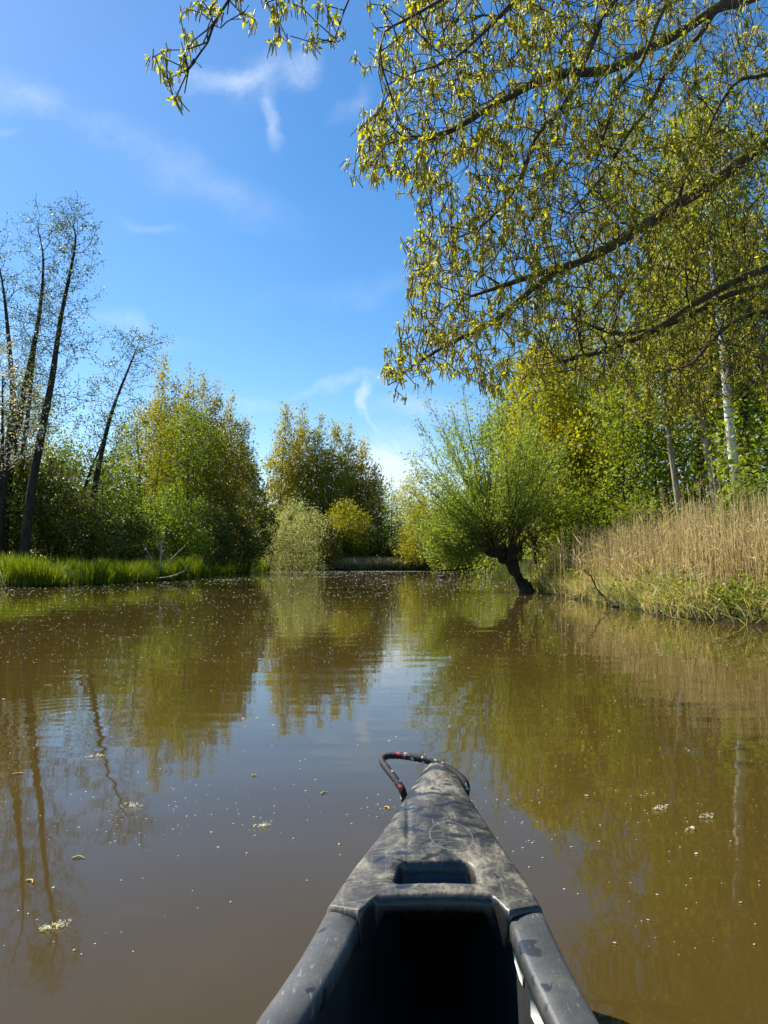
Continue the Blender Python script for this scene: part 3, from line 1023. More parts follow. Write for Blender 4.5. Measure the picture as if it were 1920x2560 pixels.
# a second small pollard just behind it
b2 = at(1338, 30); b2p = b2
t2 = tree('small_willow', b2, [[(0, 0, -.1), (.02, 0, .7), (-.05, 0, 1.5)]], crown_points(260, [(1.3, .5), (2.5, 1.5), (4.2, 1.7), (6.2, .5)], rg), .13,
          (BARK_WILLOW, BARK_SHOOT), 'small upright willow with a short dark trunk just right of the leaning pollard', 'tree', None, .5, .3, .006, .05,
          dict(mat=LF_WILLOW, n_per=14, spread=.15, size=.085, aspect=.32), rg=rg, lift=.2)

# ------------------------------------------------------------------ trees of the right bank
MSH = [(0, .4), (.15, .8), (.4, 1), (.7, .85), (.9, .5), (1, .12)]
bush('maple_tree', 1362, 33, 850, 2.3, 'bright yellow-green maple rising right of the pollard willow', LF_MAPLE, n=627, per=15, size=0.124, seedn=151, cat='tree', stems=3, rb=.15, low=.2, shape=MSH, bark=BARK_FAR, spread=.2)
bush('maple_tree', 1475, 31, 985, 1.9, 'smaller yellow-green maple lower down between the bright maple and the birches', LF_MAPLE, n=470, per=14, size=0.117, seedn=152, cat='tree', stems=3, rb=.13, low=.12, shape=MSH, bark=BARK_FAR, spread=.2)
bush('hazel_tree', 1300, 40, 945, 2.6, 'deep green tree behind and left of the bright maple', LF_GREEN, n=470, per=14, size=0.143, seedn=153, cat='tree', stems=4, rb=.14, low=.1, shape=MSH, spread=.22)
bush('hazel_tree', 1440, 38, 860, 2.7, 'green hazel with sky showing through, behind the maples', LF_GREEN, n=470, per=12, size=0.143, seedn=154, cat='tree', stems=4, rb=.14, low=.12, shape=MSH, spread=.22)
bush('hazel_tree', 1560, 30, 900, 2.2, 'green leafy tree left of the thin pale trunks on the right bank', LF_GREEN, n=481, per=11, size=0.117, seedn=155, cat='tree', stems=4, rb=.13, low=.18, shape=MSH, spread=.2)
bush('hazel_tree', 1660, 34, 780, 2.4, 'light green tree behind the thin pale trunks', LF_BIRCH, n=470, per=11, size=0.130, seedn=156, cat='tree', stems=3, rb=.14, low=.2, shape=MSH, spread=.22)
bush('hazel_tree', 1890, 24, 900, 1.9, 'shady green tree at the right edge behind the white birch', LF_GREEN, n=425, per=11, size=0.104, seedn=157, cat='tree', stems=3, rb=.14, low=.15, shape=MSH, spread=.2)
bush('hazel_tree', 1985, 20, 800, 1.9, 'dark-leaved tree cut by the right edge of the photo', LF_GREEN, n=369, per=11, size=0.104, seedn=158, cat='tree', stems=3, rb=.14, low=.15, shape=MSH, spread=.2)
bush('hazel_tree', 1770, 38, 840, 2.6, 'green tree filling the gap behind the birch trunks', LF_GREEN, n=403, per=11, size=0.143, seedn=159, cat='tree', stems=3, rb=.14, low=.08, shape=MSH, spread=.22)
bush('bramble_bush', 1600, 24, 1235, 1.2, 'low green bush behind the reeds under the thin pale trunks', LF_GREEN, n=190, per=14, size=0.091, seedn=160, stems=4, rb=.03)
bush('bramble_bush', 1450, 27, 1225, 1.5, 'low green bush behind the reeds left of the thin pale trunks', LF_GREEN, n=212, per=15, size=0.104, seedn=161, stems=4, rb=.03)
bush('bramble_bush', 1880, 17.5, 1180, .95, 'bright round-leaved bush at the right edge behind the reeds', LF_FRESH, n=190, per=12, size=0.085, seedn=162, stems=4, rb=.03, spread=.12)


def birch(d, line, rb, rad, label, mats, n=300, mat=LF_BIRCH, per=9, low=.35, seedn=1, size=.07, name='birch_tree', droop=.5, thick=.04):
    rg = np.random.default_rng(seedn)
    base = at(line[0][0], d)
    L = pxline(base, d, line)
    L[0] = (0, 0, -.1)
    hh = smoothpoly(L, .35)
    T = []
    for _ in range(n):
        s = low + (1 - low) * rg.random() ** .9
        p = hh[int(s * (len(hh) - 1))]
        rr = rad * (1 - (s - low) / (1 - low) * .6) * (.2 + .8 * rg.random() ** .6)
        th = rg.random() * 2 * np.pi
        T.append(p + np.array((math.cos(th) * rr, math.sin(th) * rr, rr * .35 - droop * rg.random() * rr + rg.normal() * .3)))
    r_ = tree(name, base, [hh], np.array(T), rb, mats, label, 'tree', None, .35, .32, .006, thick,
              dict(mat=mat, n_per=int(per * 1.9), spread=.22, size=size * 1.45, aspect=.7), .42, rg, .12, twig_from=4)
    return r_


birch(20.5, [(1858, 1395), (1838, 1200), (1822, 1040), (1810, 900), (1785, 700), (1765, 480), (1750, 250)], .135, 1.9,
      'white-barked birch, brightest trunk on the right bank', (BARK_BIRCH, BARK_TWIG), n=560, per=9, low=.42, seedn=171, thick=.03)
birch(23, [(1815, 1400), (1788, 1230), (1762, 1080), (1738, 950), (1715, 800), (1690, 620), (1680, 480)], .14, 1.8,
      'dull brown-trunked birch left of the white one, leaning left', (BARK_PALE, BARK_TWIG), n=420, per=9, low=.45, seedn=172)
birch(24, [(1712, 1400), (1695, 1260), (1676, 1120), (1662, 1000), (1650, 850), (1640, 700)], .10, 1.4,
      'thin pale-trunked tree leaning left, leftmost of the birches', (BARK_PALE, BARK_TWIG), n=260, per=8, low=.5, seedn=173)
birch(22, [(1880, 1400), (1862, 1150), (1858, 980), (1850, 800), (1846, 620)], .15, 1.7,
      'dark straight trunk right of the white birch', (BARK_DARK, BARK_TWIG), n=300, per=9, low=.5, seedn=174, mat=LF_GREEN, name='dark_tree')
birch(26, [(1800, 1400), (1800, 1200), (1806, 1000), (1812, 800), (1815, 600)], .11, 1.5,
      'thin brown stem tucked close behind the white birch', (BARK_PALE, BARK_TWIG), n=200, per=8, low=.5, seedn=175, mat=LF_GREEN, name='thin_tree')
birch(26, [(1575, 1400), (1562, 1260), (1556, 1100), (1560, 940)], .07, 1.2,
      'slender dark-stemmed tree above the middle of the reeds', (BARK_DARK, BARK_TWIG), n=170, per=9, low=.35, seedn=176, mat=LF_GREEN, name='thin_tree')
birch(27, [(1850, 1390), (1840, 1000), (1835, 600), (1820, 250), (1815, 60)], .14, 2.0,
      'tall birch with purplish, almost leafless twigs against the sky, top right', (BARK_BIRCH, BARK_TWIG), n=600, per=3, low=.5, seedn=177, mat=LF_BUDS, size=.05, droop=1.4, name='bare_birch')

TALL = [(0, .2), (.2, .55), (.45, 1), (.7, .95), (.88, .6), (1, .15)]
bush('tall_tree', 1462, 35, 690, 2.7, 'tall light green tree rising behind the smaller yellow-green maple into the oak crown', LF_BIRCH, n=520, per=12, size=.125, seedn=181, cat='tree', stems=2, rb=.15, low=.2, shape=TALL, bark=BARK_FAR, spread=.22)
bush('tall_tree', 1610, 31, 170, 2.9, 'very tall light green tree seen through the oak boughs, left of the white birch', LF_BIRCH, n=760, per=12, size=.115, seedn=182, cat='tree', stems=2, rb=.17, low=.25, shape=TALL, bark=BARK_PALE, spread=.22)
bush('tall_tree', 1755, 31, 200, 2.4, 'tall green tree directly behind the white birch', LF_GREEN, n=560, per=12, size=.115, seedn=183, cat='tree', stems=2, rb=.16, low=.42, shape=TALL, bark=BARK_FAR, spread=.22)
bush('tall_tree', 1885, 26, 300, 2.3, 'tall green tree at the right edge, rising above the reeds behind the dark straight trunk', LF_GREEN, n=560, per=12, size=.10, seedn=184, cat='tree', stems=2, rb=.16, low=.25, shape=TALL, bark=BARK_DARK, spread=.2)
bush('tall_tree', 1345, 44, 800, 2.6, 'tall pale green tree farthest back above the bright maple', LF_BIRCH, n=380, per=11, size=.14, seedn=185, cat='tree', stems=2, rb=.15, low=.3, shape=TALL, bark=BARK_FAR, spread=.25)

# ------------------------------------------------------------------ the oak over the pond
rg = np.random.default_rng(200)
ob = np.array((9.6, 9.6, onland(9.6, 9.6)))


def OL(*pts):
    return [P(u, v, d) - ob for u, v, d in pts]


otr = [np.array((0, 0, -.2)), np.array((-.1, 0, 1.6)), np.array((-.3, -.1, 3.0))]
fork = np.array((-.5, -.2, 4.4))
top = np.array((-.9, -.5, 6.4))
seeds = [
    otr + [fork, top, np.array((-1.2, -1.0, 8.6))],
    [fork] + OL((2100, 250, 9.1), (1920, 355, 8.8), (1792, 448, 8.5), (1693, 509, 8.2), (1607, 565, 8.0), (1480, 640, 7.6), (1330, 690, 7.2), (1180, 740, 6.9)),
    [otr[2]] + OL((2150, 620, 8.8), (1920, 669, 8.2), (1761, 743, 7.9), (1638, 823, 7.7), (1521, 872, 7.5), (1400, 905, 7.2)),
    [otr[2]] + OL((2150, 680, 9.0), (1920, 715, 8.7), (1822, 735, 8.4), (1700, 800, 8.2), (1560, 835, 8.1), (1440, 800, 7.9)),
    [otr[2]] + OL((2150, 740, 8.4), (1920, 776, 7.8), (1822, 812, 7.6), (1730, 909, 7.4)),
    [top] + OL((2150, -260, 9.2), (1990, -70, 8.9), (1858, 0, 8.6), (1795, 18, 8.3), (1699, 82, 8.0), (1602, 132, 7.8), (1520, 174, 7.5), (1380, 190, 7.2), (1240, 260, 6.8), (1120, 330, 6.6), (1010, 345, 6.4)),
    [P(1795, 18, 8.3) - ob] + OL((1742, 96, 8.1), (1684, 145, 7.9), (1626, 260, 7.7), (1568, 337, 7.6), (1500, 450, 7.4), (1390, 560, 7.2)),
    [P(1858, 0, 8.6) - ob] + OL((1700, -30, 8.0), (1655, 30, 7.6), (1600, 160, 7.3), (1540, 225, 7.1), (1525, 290, 7.0), (1490, 400, 6.9)),
    [P(1990, -70, 8.9) - ob] + OL((1700, -160, 7.8), (1535, 0, 7.2), (1475, 120, 7.0), (1410, 265, 6.9), (1345, 335, 6.8), (1290, 470, 6.7), (1210, 560, 6.6), (1130, 600, 6.5)),
    [P(1693, 509, 8.2) - ob] + OL((1720, 430, 8.1), (1760, 360, 8.2), (1800, 325, 8.2), (1860, 322, 8.4), (1900, 260, 8.5)),
    [top] + OL((2060, 120, 8.6), (1920, 185, 8.0), (1850, 200, 7.8), (1800, 260, 7.7), (1760, 350, 7.7)),
    [P(1480, 640, 7.6) - ob] + OL((1360, 700, 7.3), (1240, 800, 7.0), (1120, 860, 6.8), (1010, 930, 6.6)),
    # boughs that reach over the canoe
    [top] + OL((2000, -700, 8.4), (1500, -560, 7.2), (1100, -420, 6.0), (800, -200, 5.2), (572, 0, 4.9), (519, 106, 4.8), (471, 174, 4.75), (437, 250, 4.7)),
    [P(1500, -560, 7.2) - ob] + OL((1350, -260, 6.4), (1180, -60, 5.9), (1050, 30, 5.6), (960, 80, 5.4), (950, 130, 5.4)),
    [P(1100, -420, 6.0) - ob] + OL((960, -140, 5.5), (880, -20, 5.3), (850, 60, 5.3), (836, 95, 5.3)),
    [P(1500, -560, 7.2) - ob] + OL((1400, -200, 7.0), (1300, -20, 6.8), (1200, 90, 6.6), (1130, 150, 6.5), (1040, 180, 6.4), (960, 215, 6.4)),
]
# where the crown stands: polygon in view and its depth
POLY = np.array([(1010, -60), (1000, 60), (930, 130), (985, 190), (960, 260), (900, 300), (890, 400), (930, 455), (1000, 430), (1040, 520), (1050, 600), (1020, 650),
                 (1030, 760), (1010, 830), (955, 915), (975, 960), (1090, 905), (1200, 965), (1290, 945), (1400, 930), (1520, 980), (1640, 1010), (1740, 1030), (1850, 980),
                 (2050, 960), (2150, 700), (2150, -60)], float)


def inpoly(u, v, pg):
    ins = np.zeros(len(u), bool)
    a, b = pg, np.roll(pg, -1, 0)
    for (ax, ay), (bx, by) in zip(a, b):
        if ay != by:
            ins ^= ((ay > v) != (by > v)) & (u < (bx - ax) * (v - ay) / (by - ay) + ax)
    return ins


def sample(n, rg, wfun):
    out_ = []
    while len(out_) < n:
        u = rg.uniform(880, 2150, 4000); v = rg.uniform(-60, 1040, 4000)
        k = inpoly(u, v, POLY) & (rg.random(4000) < wfun(u, v))
        out_ += list(zip(u[k], v[k]))
    return np.array(out_[:n])


def wdens(u, v):
    w_ = np.ones_like(u)
    w_ = np.where(u > 1560, .62, w_)
    w_ = np.where(u > 1800, .45, w_)
    w_ = np.where((u > 1350) & (v > 820), .5, w_)
    lump = .5 + .5 * np.sin(u / 61 + v / 97) * np.sin(v / 53 - u / 130 + 1)
    return w_ * (.4 + .6 * lump)


uv = sample(6400, rg, wdens)
dep = 6.6 + 1.7 * (uv[:, 0] - 950) / 1000 + rg.normal(size=len(uv)) * .7
uv2 = sample(3600, rg, lambda u, v: np.where((u > 1330) & (v > 330), 1.0, .12))
dep = np.r_[dep, 6.9 + 1.5 * (uv2[:, 0] - 950) / 1000 + rg.normal(size=len(uv2)) * .7]
uv = np.vstack([uv, uv2])
uv = uv + rg.normal(size=uv.shape) * np.array((20, 20)) * (rg.random((len(uv), 1)) < .5)
T = np.array([P(u, v, max(4.8, d_)) - ob for (u, v), d_ in zip(uv, dep)])
extra = []
for (u, v, d_, n_, sg) in [(400, 150, 4.7, 5, 10), (425, 190, 4.7, 7, 14), (470, 160, 4.75, 9, 16), (480, 90, 4.8, 12, 22), (520, 55, 4.8, 10, 22), (545, 20, 4.8, 8, 20), (438, 235, 4.7, 6, 12),
                           (490, 20, 4.8, 5, 14), (605, 15, 4.9, 7, 14), (625, 48, 4.9, 4, 10), (690, 20, 5.0, 5, 14), (690, 60, 5.0, 6, 12), (712, 105, 5.1, 10, 16), (790, 55, 5.2, 2, 8),
                           (772, 82, 5.2, 5, 10), (785, 112, 5.2, 5, 9), (745, 15, 5.1, 6, 16), (820, 10, 5.2, 4, 12), (842, 95, 5.3, 7, 10), (830, 40, 5.3, 6, 10), (660, -20, 5, 4, 20),
                           (940, 15, 5.4, 6, 16), (965, 75, 5.5, 7, 14), (990, 110, 5.6, 8, 16), (1010, 20, 5.6, 6, 16), (920, 135, 6.2, 6, 14), (950, 165, 6.3, 7, 14), (1030, 60, 5.8, 6, 14),
                           (905, 430, 6.4, 6, 14), (940, 380, 6.4, 8, 16), (965, 300, 6.4, 8, 16), (970, 925, 6.6, 5, 12), (990, 970, 6.6, 3, 8), (1080, 940, 6.7, 3, 8), (1225, 990, 6.9, 3, 8)]:
    for _ in range(n_):
        extra.append(P(u + rg.normal() * sg, v + rg.normal() * sg, d_ + rg.normal() * .12) - ob)
# the part of the crown above and left of the frame, which shades the canoe
for _ in range(150):
    extra.append(np.array((rg.uniform(-2.6, 1.6), rg.uniform(1.2, 4.6), rg.uniform(5.0, 6.4))) - ob)
T = np.vstack([T, np.array(extra)])
oroot = empty('oak_tree', tuple(ob))
tag(oroot, 'big oak reaching over the pond from the right, hung with catkins and yellow-green leaves', 'tree')
A, pr, cnt, kids, path = grow(seeds, T, .40, .17, .13, rg, 0.0, .12)
r = np.maximum(.0041, .18 * (cnt / cnt[0]) ** .57)
low_ = A[:, 2] < 4
r = np.where(low_ & (A[:, 0] > -.8), np.maximum(r, .28), r)
e = pr >= 0
t_ = skeleton_mesh(A, pr, r, e & (r >= .125), 14)
obj('trunk', mesh('trunk', *t_, smooth=True), BARK_OAK, oroot)
t_ = skeleton_mesh(A, pr, r, e & (r < .125) & (r >= .016), 9)
obj('limbs', mesh('limbs', *t_, smooth=True), BARK_OAK, oroot)
t_ = skeleton_mesh(A, pr, r, e & (r < .016), 4)
tag(obj('twigs', mesh('twigs', *t_, smooth=True), BARK_TWIG, oroot), kind='stuff')


# leaf sprays: small folded leaves hanging with catkins
def spray(rg):
    nl = int(rg.integers(7, 12))
    pos = rg.normal(size=(nl, 3)) * (.016, .016, .012)
    Y_ = norm(rg.normal(size=(nl, 3)) * (.8, .8, .35) + (0, 0, -.75))
    X_ = norm(np.cross(Y_, rg.normal(size=(nl, 3))))
    Z_ = np.cross(X_, Y_)
    s = rg.uniform(.018, .048, nl)
    lv = place(LEAF_6, pos, X_, Y_, Z_, s * .5, s)
    nc = int(rg.integers(3, 6))
    cats = []
    for _ in range(nc):
        p0 = rg.normal(size=3) * (.014, .014, .008)
        L_ = rg.uniform(.04, .085)
        sway = rg.normal(size=2) * .012
        q = np.array([p0, p0 + (sway[0] * .5, sway[1] * .5, -L_ * .5), p0 + (sway[0], sway[1], -L_)])
        cats.append(tube(q[[0, 2]], [.0042, .0028], 3, False))
    cats.append(tube([(0, 0, .05), (.004, 0, .02), (0, .003, -.012)], [.004, .004, .003], 4))
    return lv, join(cats)


VAR = [spray(rg) for _ in range(8)]
sel = np.nonzero(cnt <= 3)[0]
wq = A[sel] + ob
lump_ = .5 + .5 * np.sin(wq[:, 0] * 4.1 + 1.7 * np.sin(wq[:, 2] * 2.3)) * np.sin(wq[:, 2] * 4.7 + wq[:, 1] * 3.1)
sel = sel[rg.random(len(sel)) < .30 + .66 * lump_]
wpos = A[sel] + ob
yy = wpos[:, 1] * C_ + (wpos[:, 2] - CAMH) * S_
uu = CX + F * wpos[:, 0] / yy
vv = CY - F * ((wpos[:, 2] - CAMH) * C_ - wpos[:, 1] * S_) / yy
thin = (uu > 1380) & (vv > 380) & (rg.random(len(sel)) < .55)
sel, uu, vv, yy = sel[~thin], uu[~thin], vv[~thin], yy[~thin]
infr = (uu > 0) & (uu < 1920) & (vv > 0) & (vv < 1400)
dist = np.where(infr, yy, 99)
order = np.argsort(dist)
near = set(order[:300].tolist())
vmesh = []
for (lv, ct) in VAR:
    ml_ = mesh('leaf_cluster', *lv); ml_.materials.append(LF_OAK)
    mc_ = mesh('catkins', *ct); mc_.materials.append(LF_CATKIN)
    vmesh.append((ml_, mc_))
# sub-parts share their mesh; in the nearest 300 clusters leaves and catkins are one part
cl_mesh = []
for (lv, ct) in VAR:
    V, fs = join([lv, ct])
    me = bpy.data.meshes.new('leaf_cluster')
    nl_tri = len(lv[1][0])
    me.from_pydata([tuple(x) for x in V], [], [tuple(x) for f_ in lv[1] for x in f_] + [tuple(x + len(lv[0])) for f_ in ct[1] for x in f_])
    me.materials.append(LF_OAK); me.materials.append(LF_CATKIN)
    mi = np.zeros(len(me.polygons), dtype=np.int32); mi[nl_tri:] = 1
    me.polygons.foreach_set('material_index', mi)
    cl_mesh.append(me)
for k in order[:300]:
    p_ = A[sel[k]]
    o = bpy.data.objects.new('leaf_cluster', cl_mesh[int(rg.integers(8))])
    o.location = tuple(p_)
    o.rotation_euler = (rg.normal() * .2, rg.normal() * .2, rg.random() * 6.28)
    s = rg.uniform(.9, 1.35)
    o.scale = (s, s, s)
    o.parent = oroot
    col.objects.link(o)
rest = np.array([k for k in range(len(sel)) if k not in near])
LP, CP = [], []
var = rg.integers(0, 8, len(rest))
for vi in range(8):
    pp = A[sel[rest[var == vi]]]
    mN = len(pp)
    if mN == 0:
        continue
    th = rg.random(mN) * 2 * np.pi
    X_ = np.stack([np.cos(th), np.sin(th), rg.normal(size=mN) * .15], -1)
    Y_ = np.stack([-np.sin(th), np.cos(th), rg.normal(size=mN) * .15], -1)
    Z_ = norm(np.cross(X_, Y_))
    s = rg.uniform(.9, 1.4, mN)
    LP.append(place(VAR[vi][0], pp, X_, Y_, Z_, s, s))
    CP.append(place(VAR[vi][1], pp, X_, Y_, Z_, s, s))
V, fs = join(LP)
tag(obj('crown', mesh('crown', V, fs), LF_OAK, oroot), kind='stuff')
V, fs = join(CP)
tag(obj('catkins', mesh('catkins', V, fs), LF_CATKIN, oroot), kind='stuff')
print('oak nodes', len(A), 'clusters', len(sel))

# ------------------------------------------------------------------ grasses and reeds
def blades(base, h, wd, lean, rg, segs=2, curl=.5):
    """tapered strips: base (n,3), heights, widths, lean (n,2)"""
    m = len(base)
    th = rg.random(m) * 2 * np.pi
    sx = np.stack([np.cos(th), np.sin(th), np.zeros(m)], -1) * (wd / 2)[:, None]
    rows = []
    ts = np.linspace(0, 1, segs + 1)
    for t in ts[:-1]:
        c = base + np.stack([lean[:, 0] * t ** 1.7, lean[:, 1] * t ** 1.7, h * (t - curl * .25 * t ** 3)], -1)
        k = 1 - .45 * t
        rows += [c - sx * k, c + sx * k]
    tip = base + np.stack([lean[:, 0], lean[:, 1], h * (1 - curl * .25)], -1)
    rows.append(tip)
    V = np.stack(rows, 1)
    nv = V.shape[1]
    off = (np.arange(m) * nv)[:, None]
    q = []
    for s in range(segs - 1):
        q.append(np.array([[2 * s, 2 * s + 1, 2 * s + 3, 2 * s + 2]]) + off)
    q = np.vstack(q) if q else np.zeros((0, 4), int)
    t3 = np.array([[nv - 3, nv - 2, nv - 1]]) + off
    return V.reshape(-1, 3), [q, t3]


def scatter(n, x0, x1, y0, y1, smin, smax, rg, dens=None):
    xs_, ys_ = [], []
    got = 0
    while got < n:
        x = rg.uniform(x0, x1, 6000); y = rg.uniform(y0, y1, 6000)
        s = shore_dist_fast(x, y)
        k = (s > smin) & (s < smax)
        if dens is not None:
            k &= rg.random(6000) < dens(x, y, s)
        xs_.append(x[k]); ys_.append(y[k]); got += k.sum()
    x = np.concatenate(xs_)[:n]; y = np.concatenate(ys_)[:n]
    return x, y


# distance to the shore from a lookup grid, to keep the scattering quick
_gx = np.arange(-30, 22, .25); _gy = np.arange(4, 104, .25)
_GX, _GY = np.meshgrid(_gx, _gy)
_SD = shore_dist(_GX, _GY).reshape(_GX.shape)


def shore_dist_fast(x, y):
    fx = np.clip((x - _gx[0]) / .25, 0, len(_gx) - 1.001); fy = np.clip((y - _gy[0]) / .25, 0, len(_gy) - 1.001)
    i, j = fx.astype(int), fy.astype(int)
    a, b = fx - i, fy - j
    return (_SD[j, i] * (1 - a) * (1 - b) + _SD[j, i + 1] * a * (1 - b) + _SD[j + 1, i] * (1 - a) * b + _SD[j + 1, i + 1] * a * b)


def gz(x, y):
    return height(x, y, shore_dist_fast(x, y))


def clumpf(x, y, a=1.0):
    return .5 + .5 * np.sin(x * 2.1 * a + 1.3 * np.sin(y * 1.1 * a)) * np.sin(y * 1.7 * a + 1.1 * np.sin(x * .9 * a))


rg = np.random.default_rng(300)
# left bank sedge
x, y = scatter(34000, -26, -9, 28, 62, -.12, 6.5, rg, lambda x, y, s: (.35 + .65 * clumpf(x, y)) * np.where(s < 1.6, 1, .55))
s = shore_dist_fast(x, y)
cf = clumpf(x, y)
h = (.38 + .58 * cf + .12 * (s < 1.2)) * rg.uniform(.6, 1.25, len(x))
V, fs = blades(np.stack([x, y, np.maximum(gz(x, y), -.03) - .02], -1), h, rg.uniform(.018, .04, len(x)), rg.normal(size=(len(x), 2)) * .17 + (.05, -.02), rg, 2)
tag(obj('sedge_bank', mesh('sedge_bank', V, fs), LF_GRASS), 'bright green sedge and iris leaves along the left bank', 'sedge', None, 'stuff')
# tall tussocks at the water's edge
tus = [(20, 1466, .75), (60, 1467, .7), (95, 1467, .5), (212, 1462, .62), (238, 1461, .55), (295, 1458, .6), (395, 1452, .6), (430, 1450, .7), (465, 1447, .75), (498, 1444, .6), (600, 1434, .6), (560, 1437, .55), (640, 1431, .7)]
TUSL = ['tall sedge tussock farthest left at the water\'s edge', 'tall rusty-based sedge tussock near the left edge of the photo', 'smaller tussock right after the two tall leftmost ones',
        'dark upright tussock at the left bank\'s waterline, left of the middle', 'narrow dark tussock hard against the dark upright one', 'dark tussock in the middle of the left sedge bank',
        'pale-bladed tussock under the bleached dead branches', 'tussock just right of the bleached dead branches', 'broad tall tussock near the point of the left bank',
        'tussock at the very point of the left bank', 'tussock with the thin forked dead twig beside it', 'low tussock past the point of the left bank', 'last round tussock before the pale far reeds']
for i, (u, v, hh) in enumerate(tus):
    g = G(u, v)
    g[1] += .35
    n_ = 420
    a = rg.random(n_) * 2 * np.pi; rr = .42 * np.sqrt(rg.random(n_)) * (1 + g[1] / 60)
    bx = g[0] + rr * np.cos(a); by = g[1] + rr * np.sin(a) * .7
    hb = hh * 1.45 * rg.uniform(.6, 1.2, n_) * (1 + g[1] / 160)
    ln = np.stack([np.cos(a), np.sin(a)], -1) * (rr * .55)[:, None] + rg.normal(size=(n_, 2)) * .08
    z0 = onland(g[0], g[1])
    V, fs = blades(np.stack([bx - g[0], by - g[1], np.zeros(n_) - .08], -1), hb, rg.uniform(.016, .034, n_), ln, rg, 3)
    tag(obj('tussock', mesh('tussock', V, fs), LF_GRASS, None, (g[0], g[1], max(z0, 0))), TUSL[i], 'tussock', 'sedge tussocks at the left waterline')
# dry stems mixed in on the left bank
x, y = scatter(8500, -24, -9, 29, 75, -.05, 5, rg, lambda x, y, s: clumpf(x + 3, y, .6) ** 2 * np.where(s < 1, .5, 1))
V, fs = blades(np.stack([x, y, gz(x, y)], -1), rg.uniform(.3, .9, len(x)), rg.uniform(.012, .022, len(x)), rg.normal(size=(len(x), 2)) * .25, rg, 2)
tag(obj('dry_stems', mesh('dry_stems', V, fs), LF_STRAW), 'dry pinkish stems behind the sedge of the left bank', 'dry grass', None, 'stuff')
x, y = scatter(7000, -19, -10, 44, 64, 1.0, 5.5, rg, lambda x, y, s: clumpf(x, y, .5))
V, fs = blades(np.stack([x, y, gz(x, y)], -1), rg.uniform(.5, 1.6, len(x)), rg.uniform(.012, .024, len(x)), rg.normal(size=(len(x), 2)) * .35 + (.15, 0), rg, 2)
tag(obj('brown_bracken', mesh('brown_bracken', V, fs), barkmat('bracken_brown', (.10, .055, .03), (.26, .17, .10), 8)), 'brown dead bracken and twigs behind the sedge point', 'dead bracken', None, 'stuff')
# far bank: green edge and pale reeds
x, y = scatter(18000, -16, 14, 60, 98, -.25, 4.5, rg, lambda x, y, s: .3 + .7 * clumpf(x, y, .7))
V, fs = blades(np.stack([x, y, gz(x, y) - .02], -1), rg.uniform(.35, 1.0, len(x)), rg.uniform(.05, .10, len(x)), rg.normal(size=(len(x), 2)) * .2, rg, 2)
tag(obj('far_grass', mesh('far_grass', V, fs), LF_GRASSD), 'green grass edge of the far bank', 'grass', None, 'stuff')
x, y = scatter(15000, -14, 4.2, 82, 97, .4, 5, rg, lambda x, y, s: clumpf(x * .8, y, .8) * np.clip((x + 14) / 6, .4, 1))
V, fs = blades(np.stack([x, y, gz(x, y)], -1), rg.uniform(.7, 1.55, len(x)), rg.uniform(.05, .09, len(x)), rg.normal(size=(len(x), 2)) * .22, rg, 2)
tag(obj('far_reeds', mesh('far_reeds', V, fs), LF_STRAW), 'pale dry reeds along the far bank', 'reeds', None, 'stuff')

# right bank: reed bed
def rb_dens(x, y, s):
    return np.clip((s - .1) / .9, .05, 1) * (.12 + .88 * clumpf(x, y, 1.3)) * np.clip((30 - y) / 6, .15, 1)


x, y = scatter(7200, 4.5, 14.5, 9.5, 29.5, .12, 5.2, rg, rb_dens)
s = shore_dist_fast(x, y)
m_ = len(x)
hb = (1.30 + .40 * np.clip(s / 3, 0, 1) + .2 * clumpf(x, y, .5)) * rg.uniform(.55, 1.18, m_)
hb *= np.where(rg.random(m_) < .12, rg.uniform(1.05, 1.4, m_), 1.0)
hb *= np.interp(y, [9.5, 14, 19, 29], [1.12, 1.12, 1.0, .85])
ln = rg.normal(size=(m_, 2)) * .13 + (-.08, 0)
bend = rg.random(m_) < .07
ln[bend] *= 4
# stems as three-sided rods in three pieces
base = np.stack([x, y, gz(x, y) - .05], -1)
rad_ = rg.uniform(.0045, .0105, m_) * np.interp(y, [10, 28], [1, 1.5])
rings = []
for t in (0, .35, .7, 1):
    c = base + np.stack([ln[:, 0] * t ** 1.6, ln[:, 1] * t ** 1.6, hb * t * (1 - .12 * bend * t)], -1)
    for k in range(3):
        a = 2.094 * k
        c2 = c + np.stack([np.cos(a) * rad_ * (1 - .5 * t), np.sin(a) * rad_ * (1 - .5 * t), np.zeros(m_)], -1)
        rings.append(c2)
V = np.stack(rings, 1)
off = (np.arange(m_) * 12)[:, None]
q = np.vstack([np.array([[3 * g + k, 3 * g + (k + 1) % 3, 3 * g + 3 + (k + 1) % 3, 3 * g + 3 + k]]) + off for g in range(3) for k in range(3)])
stems = (V.reshape(-1, 3), [q])
tips = base + np.stack([ln[:, 0], ln[:, 1], hb * (1 - .12 * bend)], -1)
# dry leaves on the stems
kk = rg.integers(0, m_, 11000)
tt = rg.uniform(.1, .95, len(kk))
lp = base[kk] + np.stack([ln[kk, 0] * tt ** 1.6, ln[kk, 1] * tt ** 1.6, hb[kk] * tt], -1)
lv = leaves(lp, 1, .01, .20, .06, bias=(-.2, -.2, .5), bw=1.1, rg=rg)
V, fs = join([stems, lv])
tag(obj('reed_bed', mesh('reed_bed', V, fs), LF_REED), 'tall golden dry reeds massed on the right bank', 'reeds', None, 'stuff')

